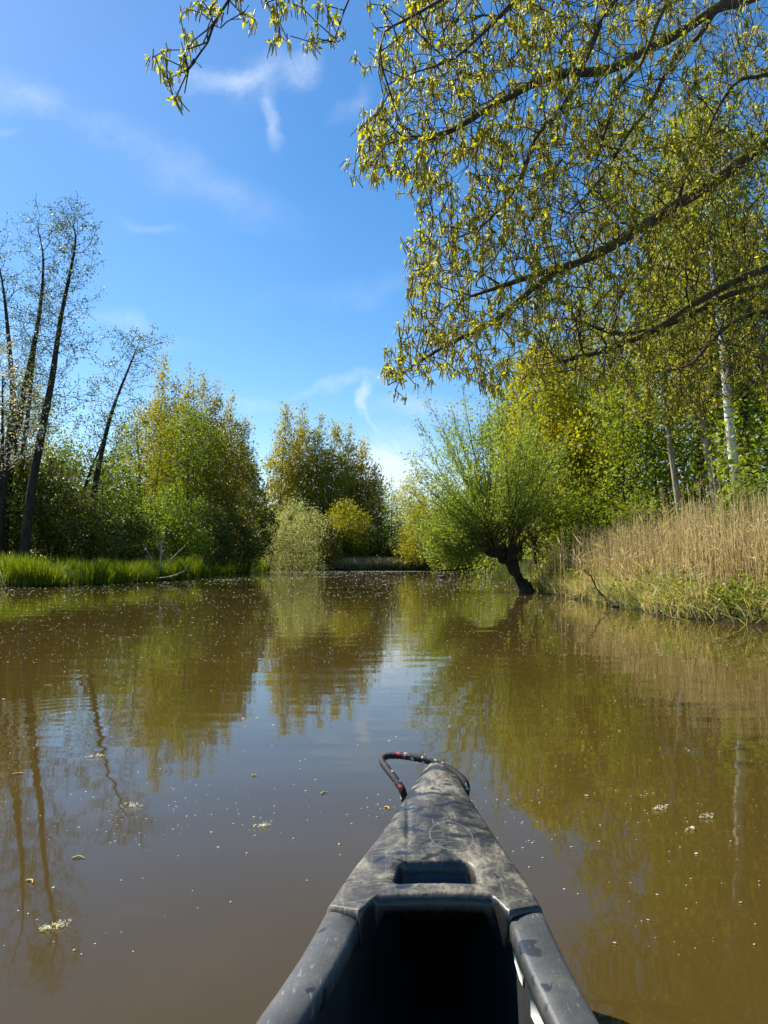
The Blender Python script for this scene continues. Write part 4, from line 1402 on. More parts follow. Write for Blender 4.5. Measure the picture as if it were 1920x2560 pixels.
# standing reeds with plumes, one by one, along the top of the bed
PL = []
for k in range(4):
    n_ = 60
    pos = np.stack([rg.normal(size=n_) * .018 + .02 * np.linspace(0, 1, n_), rg.normal(size=n_) * .018, np.linspace(-.02, .17, n_)], -1)
    PL.append(leaves(pos, 1, .008, .035, .35, bias=(.4, 0, .7), bw=1.3, rg=rg))
rsm = []
for k in range(4):
    q = smoothpoly(np.array([(0, 0, -.1), (rg.normal() * .03, 0, 1.0), (rg.normal() * .07 - .05, 0, 2.1)]), .35)
    V, fs = tube(q, np.linspace(.0065, .0035, len(q)), 5, False)
    parts = [(V, fs)]
    lp = q[2:-1]
    parts.append(leaves(lp, 2, .01, .3, .06, bias=(0, 0, .6), bw=1.2, rg=rg))
    Vp, fp = PL[k]
    rsm.append((mesh('stem', *join(parts)), mesh('plume', Vp, fp), tuple(q[-1])))
PLM = leafmat('reed_plume', [(.14, .09, .06), (.25, .17, .11), (.34, .25, .17)], .3, 2, .9)
for a_, b_, _ in rsm:
    a_.materials.append(LF_REED); b_.materials.append(PLM)
for k in range(46):
    u = rg.uniform(1400, 1915)
    d_ = rg.uniform(14.5, 17.5) if u > 1600 else rg.uniform(17.5, 22)
    xx = (u - CX) / F * d_
    if shore_dist_fast(np.array([xx]), np.array([d_]))[0] < .5:
        d_ -= 1.5
        xx = (u - CX) / F * d_
    a_, b_, tp = rsm[int(rg.integers(4))]
    ro = bpy.data.objects.new('plumed_reed', None)
    ro.location = (xx, d_, onland(xx, d_))
    sc2 = rg.uniform(.78, 1.02) * np.interp(d_, [14, 22], [1.0, .98])
    ro.scale = (sc2,) * 3
    ro.rotation_euler = (rg.normal() * .05, rg.normal() * .06, rg.random() * 6.28)
    col.objects.link(ro)
    tag(ro, 'dry reed with a feathery brown plume standing above the right reed bed', 'reed', 'plumed reeds rising from the right reed bed')
    obj('stem', a_, None, ro)
    obj('plume', b_, None, ro, tp)

# the low edge of the right bank: grass, iris, fallen stalks
x, y = scatter(16000, 4.3, 14, 8.5, 31, .02, 3.2, rg, lambda x, y, s: np.where(s < 1.3, 1, .35) * (.15 + .85 * clumpf(x, y, 1.2)))
cf = clumpf(x, y, 1.2)
V, fs = blades(np.stack([x, y, gz(x, y) - .03], -1), (.12 + .33 * cf) * rg.uniform(.55, 1.3, len(x)), rg.uniform(.008, .02, len(x)), rg.normal(size=(len(x), 2)) * .16 + (-.05, -.03), rg, 3)
tag(obj('bank_grass', mesh('bank_grass', V, fs), leafmat('bank_grass_blade', [(.05, .09, .015), (.12, .18, .03), (.26, .27, .07)], .4, 1.1)), 'green grass and iris shoots along the right waterline', 'grass', None, 'stuff')
x, y = scatter(9000, 4.3, 13, 8.5, 30, .0, 1.9, rg)
ll = rg.normal(size=(len(x), 2)) * .38 + (-.22, -.1)
V, fs = blades(np.stack([x, y, gz(x, y) - .02], -1), rg.uniform(.12, .75, len(x)), rg.uniform(.008, .018, len(x)), ll, rg, 3, 1.1)
tag(obj('fallen_stalks', mesh('fallen_stalks', V, fs), LF_REED), 'bleached fallen reed stalks hanging over the right waterline', 'reed litter', None, 'stuff')
# leafy herbs at the foot of the reeds
x, y = scatter(900, 4.5, 13, 9, 28, .1, 2.0, rg, lambda x, y, s: clumpf(x + 2, y + 1, 1.0) ** 2)
pp = np.stack([x, y, gz(x, y) + rg.uniform(.1, .5, len(x))], -1)
V, fs = leaves(pp, 16, .11, .055, .75, bias=(0, 0, .2), bw=.5, rg=rg, tpl=LEAF_Q)
tag(obj('bank_herbs', mesh('bank_herbs', V, fs), LF_FRESH), 'low leafy herbs at the foot of the right reeds', 'herbs', None, 'stuff')
# mid zone between the pollard willow and the reeds
x, y = scatter(6000, 4.3, 9.5, 24, 44, -.05, 2.5, rg)
V, fs = blades(np.stack([x, y, gz(x, y) - .02], -1), rg.uniform(.3, 1.1, len(x)), rg.uniform(.015, .03, len(x)), rg.normal(size=(len(x), 2)) * .25, rg, 3)
tag(obj('pale_grass', mesh('pale_grass', V, fs), LF_GRASSD), 'pale rough grass behind the foot of the pollard willow', 'grass', None, 'stuff')


# ------------------------------------------------------------------ dead wood
def branchy(name, base, main, rads, twigs, label, cat, mat=BARK_DEAD, seedn=1, k=6, tr=.006):
    rg = np.random.default_rng(seedn)
    q = smoothpoly(np.array(main) - base, .12)
    root = empty(name, tuple(base))
    tag(root, label, cat)
    V, fs = tube(q, np.interp(np.linspace(0, 1, len(q)), np.linspace(0, 1, len(rads)), rads), k)
    obj('stem', mesh('stem', V, fs, True), mat, root)
    for _ in range(twigs):
        i = int(rg.integers(int(len(q) * .25), len(q) - 1))
        dq = norm(q[i + 1] - q[i])
        dv = norm(dq + rg.normal(size=3) * .7)
        L_ = rg.uniform(.15, .5) * np.linalg.norm(q[-1] - q[0]) * .6
        t2_ = smoothpoly(np.array([q[i], q[i] + dv * L_ * .5 + rg.normal(size=3) * .03, q[i] + dv * L_]), .1)
        V, fs = tube(t2_, np.linspace(tr * 1.8, tr * .6, len(t2_)), 4)
        obj('twig', mesh('twig', V, fs, True), mat, root)
    return root


def pts3(lst):
    return [P(u, v, d) for u, v, d in lst]


b_ = pts3([(398, 1448, 40.5)])[0]
branchy('dead_branch', b_, pts3([(398, 1448, 40.5), (402, 1390, 40.5), (410, 1330, 40.7)]), [.035, .03, .012], 6, 'upright bleached dead branch in the sedge of the left bank', 'dead branch', seedn=401, tr=.014)
b_ = pts3([(405, 1430, 40.3)])[0]
branchy('dead_branch', b_, pts3([(405, 1430, 40.3), (432, 1394, 40.5), (464, 1364, 40.8)]), [.03, .025, .015], 2, 'bleached dead branch slanting up to the right beside the upright one', 'dead branch', seedn=402, tr=.012)
b_ = pts3([(390, 1430, 40.8)])[0]
branchy('dead_branch', b_, pts3([(390, 1430, 40.8), (372, 1385, 41), (357, 1360, 41.2)]), [.025, .02, .012], 3, 'short dead branch slanting up to the left beside the upright one', 'dead branch', seedn=403, tr=.012)
b_ = pts3([(392, 1446, 39.3)])[0]
branchy('fallen_branch', b_, pts3([(392, 1446, 39.3), (430, 1440, 39), (468, 1424, 38.8)]), [.03, .03, .012], 3, 'low fallen branch lying at the water\'s edge under the bleached branches', 'dead branch', seedn=404, tr=.012)
b_ = pts3([(596, 1415, 62)])[0]
branchy('dead_branch', b_, pts3([(594, 1416, 62), (602, 1400, 62), (604, 1386, 62)]), [.04, .03, .02], 3, 'thin forked dead twig standing past the point of the left bank', 'dead branch', seedn=405, tr=.018)
b_ = G(12, 1466)
branchy('dead_branch', b_, pts3([(14, 1466, 30.5), (4, 1440, 30.7), (-4, 1415, 31)]), [.03, .025, .01], 1, 'pale stick leaning out of the water at the left edge of the photo', 'dead branch', seedn=406, tr=.01)
b_ = G(1546, 1517)
branchy('bramble_branch', b_, pts3([(1546, 1517, 16.6), (1520, 1500, 17), (1490, 1470, 17.2), (1478, 1440, 17.3), (1445, 1418, 17.4)]), [.022, .02, .016, .008], 14,
        'dark leafless branch arching out of the right bank into the water', 'dead branch', BARK_DARK, 407, tr=.005)
b_ = G(1700, 1552)
branchy('floating_stalk', b_, [G(1672, 1543) + (0, 0, .01), G(1700, 1549) + (0, 0, .015), G(1726, 1556) + (0, 0, .01)], [.012, .012, .006], 0, 'green stalk floating by the right bank, farther one of two', 'stalk', LF_FRESH, 408)
b_ = G(1712, 1540)
branchy('floating_stalk', b_, [G(1690, 1546) + (0, 0, .02), G(1715, 1540) + (0, 0, .05), G(1740, 1536) + (0, 0, .11)], [.010, .010, .005], 0, 'pale stalk sticking up out of the water against the right bank', 'stalk', LF_STRAW, 409)
b_ = P(1900, 1310, 15.5)
branchy('bare_branch', b_, pts3([(1930, 1290, 15), (1900, 1312, 15.1), (1880, 1310, 15.2), (1850, 1335, 15.3)]), [.016, .012, .010, .005], 5, 'pale bare branch poking in from the right edge over the reeds', 'dead branch', BARK_DEAD, 410, tr=.004)

# stake near the far bank
g = G(1217, 1436)
so_ = empty('stake', tuple(g))
tag(so_, 'thin pale stake standing in the water just left of the pollard willow', 'stake')
V, fs = tube([(0, 0, -.3), (.01, 0, .1), (.03, 0, .42)], [.035, .033, .028], 7)
obj('post', mesh('post', V, fs, True), BARK_DEAD, so_)

# the duck
g = G(1103, 1444)
du = empty('duck', (g[0], g[1], 0), R(-8))
tag(du, 'small dark duck swimming on the far part of the pond', 'duck')
prof_c = [(-.27, .115, .012), (-.24, .105, .03), (-.18, .075, .065), (-.08, .05, .095), (.02, .045, .105), (.11, .055, .095), (.17, .085, .07), (.195, .125, .045),
          (.20, .165, .036), (.205, .195, .042), (.225, .215, .042), (.25, .213, .032), (.27, .208, .014)]
q = np.array([(a, 0, b) for a, b, c in prof_c]); V, fs = tube(q, [c for _, _, c in prof_c], 14)
V[:, 1] *= 1.0
m, n, l, out = newmat('duck_feathers')
t = n.new('ShaderNodeTexCoord'); s_ = n.new('ShaderNodeSeparateXYZ'); l.new(t.outputs['Object'], s_.inputs[0])
xx_ = mth(n, l, 'ADD', mth(n, l, 'MULTIPLY', s_.outputs[0], 2.0), .5)
c = ramp(n, l, xx_, [(0, (.02, .02, .02)), (.12, (.03, .028, .025)), (.25, (.13, .12, .11)), (.62, (.09, .08, .07)), (.72, (.09, .05, .03)), (.86, (.012, .03, .02)), (1, (.012, .03, .02))])
p = n.new('ShaderNodeBsdfPrincipled'); p.inputs['Roughness'].default_value = .5
l.new(c, p.inputs['Base Color']); l.new(p.outputs[0], out.inputs[0])
obj('body', mesh('body', V, fs, True), m, du)
V, fs = tube([(.26, 0, .208), (.29, 0, .203), (.318, 0, .199)], [.013, .012, .006], 8)
V[:, 2] = .203 + (V[:, 2] - .203) * .55
bm_, n, l, out = newmat('duck_bill')
p = n.new('ShaderNodeBsdfPrincipled'); p.inputs['Base Color'].default_value = (.35, .28, .05, 1); l.new(p.outputs[0], out.inputs[0])
obj('bill', mesh('bill', V, fs, True), bm_, du)

# ------------------------------------------------------------------ what floats on the water
def flatmat(name, colr, rough=.7, trans=0):
    m, n, l, out = newmat(name)
    g = n.new('ShaderNodeNewGeometry')
    c = ramp(n, l, g.outputs['Random Per Island'], [(0, tuple(x * .6 for x in colr)), (1, colr)])
    p = n.new('ShaderNodeBsdfPrincipled'); p.inputs['Roughness'].default_value = rough
    l.new(c, p.inputs['Base Color']); l.new(p.outputs[0], out.inputs[0])
    return m


M_FLUFF = leafmat('seed_fluff', [(.55, .53, .47), (.85, .83, .78), (.9, .88, .84)], .5, 3)
M_SPECK = flatmat('floating_specks', (.50, .48, .37), .8)
M_YEL = flatmat('yellow_catkin', (.62, .45, .05), .6)
rg = np.random.default_rng(500)


def floaters(u, v, sz, rg):
    """small lumpy flakes lying on the water under the given pixels"""
    k = len(u)
    b_ = (CY - v) / F; y_ = C_ - b_ * S_; z_ = S_ + b_ * C_
    kk_ = -CAMH / z_
    p_ = np.stack([(u - CX) / F * kk_, y_ * kk_, np.full(k, .004)], -1)
    th = rg.random(k) * 2 * np.pi
    m_ = 5
    rows = [p_ + np.stack([np.zeros(k), np.zeros(k), sz * .10], -1)]
    for j in range(m_):
        a = th + j * 2 * np.pi / m_
        rr_ = sz * rg.uniform(.35, 1.0, k) * (1 + 1.0 * (np.abs(np.cos(a - th)) > .7))
        rows.append(p_ + np.stack([np.cos(a) * rr_ * .5, np.sin(a) * rr_ * .5, np.zeros(k)], -1))
    V = np.stack(rows, 1)
    off = (np.arange(k) * (m_ + 1))[:, None]
    f = np.vstack([np.array([[0, 1 + j, 1 + (j + 1) % m_]]) + off for j in range(m_)])
    return V.reshape(-1, 3), [f]


def onwater(u, v):
    b_ = (CY - v) / F; y_ = C_ - b_ * S_; z_ = S_ + b_ * C_
    kk_ = -CAMH / z_
    x_, yy_ = (u - CX) / F * kk_, y_ * kk_
    ok_ = np.ones(len(u), bool)
    f_ = yy_ > 6
    ok_[f_] = shore_dist_fast(x_[f_], yy_[f_]) < -.15
    # keep clear of the canoe
    ok_ &= ~((yy_ < 2.3) & (np.abs(x_ - .1) < .45))
    return ok_


# dense far specks
nn_ = 19000
v = 1428 + 230 * rg.random(nn_) ** 3.0
u = rg.uniform(0, 1920, nn_)
k = onwater(u, v) & (rg.random(nn_) < np.where(v < 1490, .35 + .65 * (np.sin(u / 130 + v / 9) > -.3), .5))
u, v = u[k], v[k]
d_ = F / (v - HZ)
sz = np.clip(d_ * .0011 * rg.uniform(.35, 1.5, len(u)) ** 1.6, .007, .08)
V, fs = floaters(u, v, sz, rg)
tag(obj('floating_specks', mesh('floating_specks', V, fs), M_SPECK), 'pale specks of fluff and petals scattered over the far water', 'floating fluff', None, 'stuff')
# middle and near fluff, sparse
nn_ = 620
v = 1500 + 900 * rg.random(nn_) ** 2.1
u = rg.uniform(0, 1920, nn_)
k = onwater(u, v)
u, v = u[k], v[k]
sz = rg.uniform(.003, .010, len(u)) * np.where(rg.random(len(u)) < .08, 1.8, 1) * np.interp(v, [1500, 1700, 2100], [2.2, 1.25, .75])
V, fs = floaters(u, v, sz, rg)
# loose strings of fluff
cl = []
for (cu, cv, n_, su, sv) in [(320, 2020, 26, 90, 45), (420, 2030, 22, 90, 40), (250, 2080, 14, 80, 40), (640, 2050, 12, 60, 30), (500, 1960, 14, 80, 30), (1400, 2040, 30, 160, 60),
                             (1260, 2005, 26, 80, 30), (1620, 2010, 26, 130, 60), (1550, 1880, 24, 160, 60), (940, 2020, 16, 30, 12), (1020, 1880, 12, 70, 30)]:
    uu_ = cu + rg.normal(size=n_) * su; vv_ = cv + rg.normal(size=n_) * sv
    kk2 = onwater(uu_, vv_)
    cl.append(floaters(uu_[kk2], vv_[kk2], rg.uniform(.0025, .0075, kk2.sum()), rg))
V, fs = join([(V, fs)] + cl)
tag(obj('floating_fluff', mesh('floating_fluff', V, fs), M_FLUFF), 'white tufts of seed fluff floating on the nearer water', 'floating fluff', None, 'stuff')

# larger single things on the water
for i, (u, v, L_, a, lab) in enumerate([(45, 1936, .055, .25, 'long yellow catkin floating near the left edge'), (195, 2146, .038, .1, 'short straight yellow catkin floating alone, lower left'),
                                        (75, 2205, .032, -.5, 'small yellow catkin floating below and left of the straight one'), (808, 1984, .035, .9, 'bent yellow catkin floating left of the canoe tip'),
                                        (968, 2021, .030, -.9, 'curved yellow catkin floating against the canoe\'s left side'), (120, 1714, .06, .1, 'yellow leaf floating in the tree reflection, middle left'),
                                        (635, 1940, .02, .3, 'tiny yellow catkin under the sky reflection')]):
    g = G(u, v)
    ro = empty('catkin', (g[0], g[1], .003), a)
    tag(ro, lab, 'catkin')
    q = smoothpoly(np.array([(-L_ / 2, -.004, 0), (-L_ / 6, .002, .002), (L_ / 6, .004, .002), (L_ / 2, -.003, 0)]), L_ / 14)
    r_ = np.interp(np.linspace(0, 1, len(q)), [0, .12, .5, .88, 1], [.0008, .0026, .003, .0024, .0008]) * (1 + .15 * np.sin(np.arange(len(q)) * 2.2))
    V, fs = tube(q, r_, 8)
    obj('spike', mesh('spike', V, fs, True), M_YEL, ro)
    V, fs = tube(np.array([(L_ / 2 - .002, -.003, 0), (L_ / 2 + .008, -.006, .001)]), [.0012, .0008], 5)
    obj('stalk', mesh('stalk', V, fs, True), M_YEL, ro)
for i, (u, v, n_, sg, lab) in enumerate([(130, 2322, 26, .012, 'largest clump of white fluff floating, lower left'), (660, 2066, 16, .012, 'white fluff tuft left of the canoe, below the bent catkin'),
                                         (330, 2018, 16, .014, 'stringy fluff tuft in the middle of the left water'), (1648, 2024, 18, .013, 'stringy fluff tuft on the green reflection at right'),
                                         (1725, 2076, 10, .009, 'compact fluff tuft on the green reflection, nearest one'), (240, 1893, 14, .013, 'fluff tuft at the lower edge of the tree reflection, left'),
                                         (1770, 2045, 14, .012, 'loose fluff tuft farthest right of the near ones')]):
    g = G(u, v)
    pp = rg.normal(size=(n_, 3)) * (sg * 1.4, sg * .8, 0)
    pp[:, 1] += pp[:, 0] * .5
    pp[:, 2] = np.abs(rg.normal(size=n_)) * .003
    V, fs = leaves(pp, 7, .0022, .006, .35, rg=rg)
    tag(obj('fluff_clump', mesh('fluff_clump', V, fs), M_FLUFF, None, (g[0], g[1], .006)), lab, 'seed fluff')

# ------------------------------------------------------------------ the canoe
def zc(y):
    return .42 + .075 * (y - 1.31) if y > .6 else .367 + max(0, (-y - 1.6)) * .08


def Gc(u, v):
    y = 1.3
    for _ in range(12):
        g = G(u, v, zc(y)); y = g[1]
    return g


tab = []
for v, ul, ur in [(1927, 1062, 1118), (1935, 1050, 1138), (1950, 1038, 1154), (1973, 1022, 1166), (2001, 1004, 1183), (2045, 974, 1213), (2090, 943, 1243), (2167, 880, 1298),
                  (2215, 847, 1330), (2262, 816, 1357), (2361, 760, 1403), (2450, 700, 1450), (2560, 619, 1514)]:
    a, b = Gc(ul, v), Gc(ur, v)
    tab.append(((a[1] + b[1]) / 2, (a[0] + b[0]) / 2, (b[0] - a[0]) / 2))
tab = tab[::-1]
y00, c00, w00 = tab[0]
tab = [(-2.85, c00 - .1 * (y00 + 2.85), .03), (-2.4, c00 - .1 * (y00 + 2.4), .19), (-1.7, c00 - .1 * (y00 + 1.7), .34), (-.9, c00 - .1 * (y00 + .9), .415),
       (0, c00 - .1 * y00, .385), (.5, c00 - .1 * (y00 - .5), .315)] + tab
tab = np.array(tab)
ytip = tab[-1, 0] + .006


def cen(y): return np.interp(y, tab[:, 0], tab[:, 1])
def hw(y): return np.interp(y, tab[:, 0], tab[:, 2])


CB = np.array((-.12, -.4, 0))
can = empty('canoe', tuple(CB))
tag(can, 'worn black plastic canoe pointing out over the pond with a rope loop at its bow', 'canoe')

m, n, l, out = newmat('deck_plastic')
t = n.new('ShaderNodeTexCoord')
mp = n.new('ShaderNodeMapping'); mp.inputs['Scale'].default_value = (1.0, .62, 1.0)
l.new(t.outputs['Object'], mp.inputs[0])
fA = noise(n, l, 16, 8, mp.outputs[0], .68, dist=.4)
fB = noise(n, l, 120, 4, mp.outputs[0], .7)
fC = noise(n, l, 4.5, 3, mp.outputs[0], .5)
dust = mth(n, l, 'ADD', mth(n, l, 'MULTIPLY', fA, .72), mth(n, l, 'ADD', mth(n, l, 'MULTIPLY', fB, .22), mth(n, l, 'MULTIPLY', fC, .26)))
cd = ramp(n, l, dust, [(.45, (.009, .009, .009)), (.535, (.023, .022, .020)), (.61, (.066, .060, .046)), (.70, (.23, .20, .14))])
# scratches along the deck
mps = n.new('ShaderNodeMapping'); mps.inputs['Scale'].default_value = (210, 11, 20); mps.inputs['Rotation'].default_value = (0, 0, R(31))
l.new(t.outputs['Object'], mps.inputs[0])
scr = ramp(n, l, noise(n, l, 1.0, 2, mps.outputs[0], .5), [(.63, (0, 0, 0)), (.72, (.45, .45, .45))])
cd = mixc(n, l, scr, cd, (.20, .19, .17))
mpk = n.new('ShaderNodeMapping'); mpk.inputs['Scale'].default_value = (22, 240, 20); mpk.inputs['Rotation'].default_value = (0, 0, R(-12))
l.new(t.outputs['Object'], mpk.inputs[0])
scr2 = ramp(n, l, noise(n, l, 1.0, 3, mpk.outputs[0], .6), [(.60, (0, 0, 0)), (.68, (.55, .55, .55))])
cd = mixc(n, l, scr2, cd, (.24, .215, .16))
# wet splashes, flat and elongated; they also paint in leaf and twig shadow
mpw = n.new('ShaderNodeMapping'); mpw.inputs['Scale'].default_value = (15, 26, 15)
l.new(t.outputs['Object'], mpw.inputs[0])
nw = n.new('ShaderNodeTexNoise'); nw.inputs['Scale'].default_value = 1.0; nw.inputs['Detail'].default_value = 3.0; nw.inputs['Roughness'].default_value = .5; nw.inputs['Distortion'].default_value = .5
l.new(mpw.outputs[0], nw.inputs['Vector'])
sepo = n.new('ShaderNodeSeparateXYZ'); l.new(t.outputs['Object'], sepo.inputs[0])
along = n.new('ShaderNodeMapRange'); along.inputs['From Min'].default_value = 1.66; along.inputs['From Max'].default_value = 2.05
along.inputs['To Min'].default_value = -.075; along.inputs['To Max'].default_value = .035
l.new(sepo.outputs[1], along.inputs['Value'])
wet_dapple = mth(n, l, 'ADD', nw.outputs['Fac'], along.outputs[0])
wet_or_shade = ramp(n, l, wet_dapple, [(.575, (0, 0, 0)), (.60, (1, 1, 1))])
cd = mixc(n, l, mth(n, l, 'MULTIPLY', wet_or_shade, .85), cd, (.016, .018, .021))
# faint moulded ring of an old sticker
ec = Gc(1128, 2108) - CB
sv = n.new('ShaderNodeVectorMath'); sv.operation = 'SUBTRACT'; sv.inputs[1].default_value = tuple(ec)
l.new(t.outputs['Object'], sv.inputs[0])
sv2 = n.new('ShaderNodeVectorMath'); sv2.operation = 'MULTIPLY'; sv2.inputs[1].default_value = (1 / .043, 1 / .062, 0)
l.new(sv.outputs[0], sv2.inputs[0])
lr = n.new('ShaderNodeVectorMath'); lr.operation = 'LENGTH'; l.new(sv2.outputs[0], lr.inputs[0])
ring = mth(n, l, 'SUBTRACT', 1.0, mth(n, l, 'MULTIPLY', mth(n, l, 'ABSOLUTE', mth(n, l, 'SUBTRACT', lr.outputs['Value'], 1.0)), 22), None, True)
cd = mixc(n, l, mth(n, l, 'MULTIPLY', ring, .4), cd, (.26, .26, .25))
p = n.new('ShaderNodeBsdfPrincipled')
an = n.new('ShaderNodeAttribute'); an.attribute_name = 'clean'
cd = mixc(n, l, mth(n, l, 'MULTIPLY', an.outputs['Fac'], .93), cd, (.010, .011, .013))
rgh = ramp(n, l, mth(n, l, 'MAXIMUM', wet_or_shade, mth(n, l, 'MULTIPLY', an.outputs['Fac'], 1.6)), [(0, (.55, .55, .55)), (1, (.3, .3, .3))])
l.new(rgh, p.inputs['Roughness']); l.new(cd, p.inputs['Base Color'])
b = n.new('ShaderNodeBump'); b.inputs['Strength'].default_value = .35; b.inputs['Distance'].default_value = .002
l.new(fB, b.inputs['Height']); l.new(b.outputs[0], p.inputs['Normal'])
l.new(p.outputs[0], out.inputs[0])
M_DECK = m

m, n, l, out = newmat('rail_plastic')
t = n.new('ShaderNodeTexCoord')
fA = noise(n, l, 14, 7, t.outputs['Object'], .65)
fB = noise(n, l, 160, 3, t.outputs['Object'], .7)
cd = ramp(n, l, mth(n, l, 'ADD', mth(n, l, 'MULTIPLY', fA, .8), mth(n, l, 'MULTIPLY', fB, .2)), [(.36, (.034, .035, .034)), (.55, (.062, .062, .058)), (.72, (.12, .115, .102))])
nw = n.new('ShaderNodeTexNoise'); nw.inputs['Scale'].default_value = 13; nw.inputs['Detail'].default_value = 2; nw.inputs['Distortion'].default_value = .4
l.new(t.outputs['Object'], nw.inputs['Vector'])
wet_or_shade = ramp(n, l, nw.outputs['Fac'], [(.655, (0, 0, 0)), (.67, (1, 1, 1))])
cd = mixc(n, l, mth(n, l, 'MULTIPLY', wet_or_shade, .75), cd, (.022, .024, .027))
mps = n.new('ShaderNodeMapping'); mps.inputs['Scale'].default_value = (150, 36, 20); mps.inputs['Rotation'].default_value = (0, 0, R(-30))
l.new(t.outputs['Object'], mps.inputs[0])
scr = ramp(n, l, noise(n, l, 1.0, 3, mps.outputs[0], .5), [(.63, (0, 0, 0)), (.71, (.5, .5, .5))])
cd = mixc(n, l, scr, cd, (.24, .23, .21))
p = n.new('ShaderNodeBsdfPrincipled'); l.new(cd, p.inputs['Base Color'])
l.new(ramp(n, l, wet_or_shade, [(0, (.5, .5, .5)), (1, (.25, .25, .25))]), p.inputs['Roughness'])
b = n.new('ShaderNodeBump'); b.inputs['Strength'].default_value = .3; b.inputs['Distance'].default_value = .0015
l.new(fB, b.inputs['Height']); l.new(b.outputs[0], p.inputs['Normal'])
l.new(p.outputs[0], out.inputs[0])
M_RAIL = m
m, n, l, out = newmat('hull_black')
p = n.new('ShaderNodeBsdfPrincipled'); p.inputs['Roughness'].default_value = .45
l.new(ramp(n, l, noise(n, l, 9, 5), [(.3, (.022, .023, .022)), (.7, (.045, .047, .045))]), p.inputs['Base Color'])
l.new(p.outputs[0], out.inputs[0])
M_HULL = m

# deck plate
yv = {v: Gc(1086, v)[1] for v in (2250, 2262, 2290, 2222, 2167)}
NI, NJ = 190, 150
S = np.linspace(0, 1, NI); Tt = np.linspace(-1, 1, NJ)
S = 1 - (1 - S) ** 1.0
tt2, ss2 = np.meshgrid(Tt, S)
at_ = np.abs(tt2)


def sst(a, b, x):
    t = np.clip((x - a) / (b - a), 0, 1)
    return t * t * (3 - 2 * t)


yrear = yv[2262] + (yv[2290] - yv[2262]) * np.clip((1 - at_) / .35, 0, 1)
yrear = yrear + (yv[2262] + .004 - yrear) * (1 - sst(.53, .66, at_))
# nose rounding: rows run to a curved front
yfr = ytip - .05 * at_ ** 2.6
yy2 = yrear + (yfr - yrear) * ss2
wy = hw(yy2)
wy = np.where(yy2 > ytip - .06, np.maximum(wy, .040), wy)
xx2 = cen(yy2) + tt2 * wy
zz2 = np.vectorize(zc)(yy2)
crown = (.014 + .012 * sst(1.4, 2.0, yy2)) * (1 - at_ ** 2.2)
dside = (1 - at_) * wy
drear = (yy2 - yrear)
dfront = (yfr - yy2)
Rr = .014
edge = np.minimum(np.minimum(dside, dfront), 1)
drop = np.where(edge < Rr, Rr - np.sqrt(np.maximum(Rr * Rr - (Rr - edge) ** 2, 0)), 0)
R2 = .016
k2 = np.where((drear < R2) & (at_ < .66), R2 - np.sqrt(np.maximum(R2 * R2 - (R2 - drear) ** 2, 0)), 0)
zz2 = zz2 + crown - drop - k2
# hand hole
yc_, hy = (yv[2222] + yv[2167]) / 2, (yv[2167] - yv[2222]) / 2


def rrect(x, y, hx, hy, r):
    qx, qy = np.abs(x) - hx + r, np.abs(y) - hy + r
    return np.hypot(np.maximum(qx, 0), np.maximum(qy, 0)) + np.minimum(np.maximum(qx, qy), 0) - r


lx = (tt2 * wy)
hxw = .072 - .10 * (yy2 - yc_)
sdh = rrect(lx, yy2 - yc_, hxw, hy, .016)
zz2 = zz2 - .004 * (1 - sst(-.002, .016, sdh)) - .036 * (1 - sst(-.008, .001, sdh)) - .035 * (1 - sst(-.016, -.012, sdh))
# a shallow groove on the left flank
gr = np.exp(-((lx + .06 + (yy2 - 1.6) * .05) / .006) ** 2) * sst(1.50, 1.56, yy2) * (1 - sst(1.72, 1.8, yy2))
zz2 = zz2 - .003 * gr
V = np.stack([xx2.ravel(), yy2.ravel(), zz2.ravel()], -1)
i_, j_ = np.meshgrid(np.arange(NI - 1), np.arange(NJ - 1), indexing='ij')
a0 = (i_ * NJ + j_).ravel()
quads = np.stack([a0, a0 + 1, a0 + NJ + 1, a0 + NJ], -1)
loop = np.concatenate([np.arange(NJ - 1), (np.arange(NI - 1)) * NJ + NJ - 1, (NI - 1) * NJ + np.arange(NJ - 1, 0, -1), np.arange(NI - 1, 0, -1) * NJ])
B0 = V[loop]
rear_mask = (loop < NJ) & (np.abs(Tt[np.minimum(loop, NJ - 1)]) < .68)
dz = np.where(rear_mask, .012 + .036 * sst(.45, .60, np.abs(Tt[np.minimum(loop, NJ - 1)])), .030)
B1 = B0.copy(); B1[:, 2] -= dz * .55
B2 = B0.copy(); B2[:, 2] -= dz
cc = cen(B0[:, 1])
B3 = B2.copy(); B3[:, 0] = cc + (B3[:, 0] - cc) * .96; B3[:, 1] -= np.where(rear_mask, -.01, .0)
nb = len(loop); o1 = len(V); Vall = np.vstack([V, B1, B2, B3])
k_ = np.arange(nb); kn = (k_ + 1) % nb
sk = [np.stack([loop[k_], o1 + k_, o1 + kn, loop[kn]], -1), np.stack([o1 + k_, o1 + nb + k_, o1 + nb + kn, o1 + kn], -1),
      np.stack([o1 + nb + k_, o1 + 2 * nb + k_, o1 + 2 * nb + kn, o1 + nb + kn], -1)]
dme = mesh('deck_plate', Vall - CB, [quads] + sk, True)
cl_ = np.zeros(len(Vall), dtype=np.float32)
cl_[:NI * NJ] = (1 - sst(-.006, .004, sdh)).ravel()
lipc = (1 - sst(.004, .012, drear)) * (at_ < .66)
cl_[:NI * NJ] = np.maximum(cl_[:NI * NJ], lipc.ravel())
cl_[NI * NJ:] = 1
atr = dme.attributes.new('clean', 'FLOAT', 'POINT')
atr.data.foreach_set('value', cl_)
obj('deck_plate', dme, M_DECK, can)

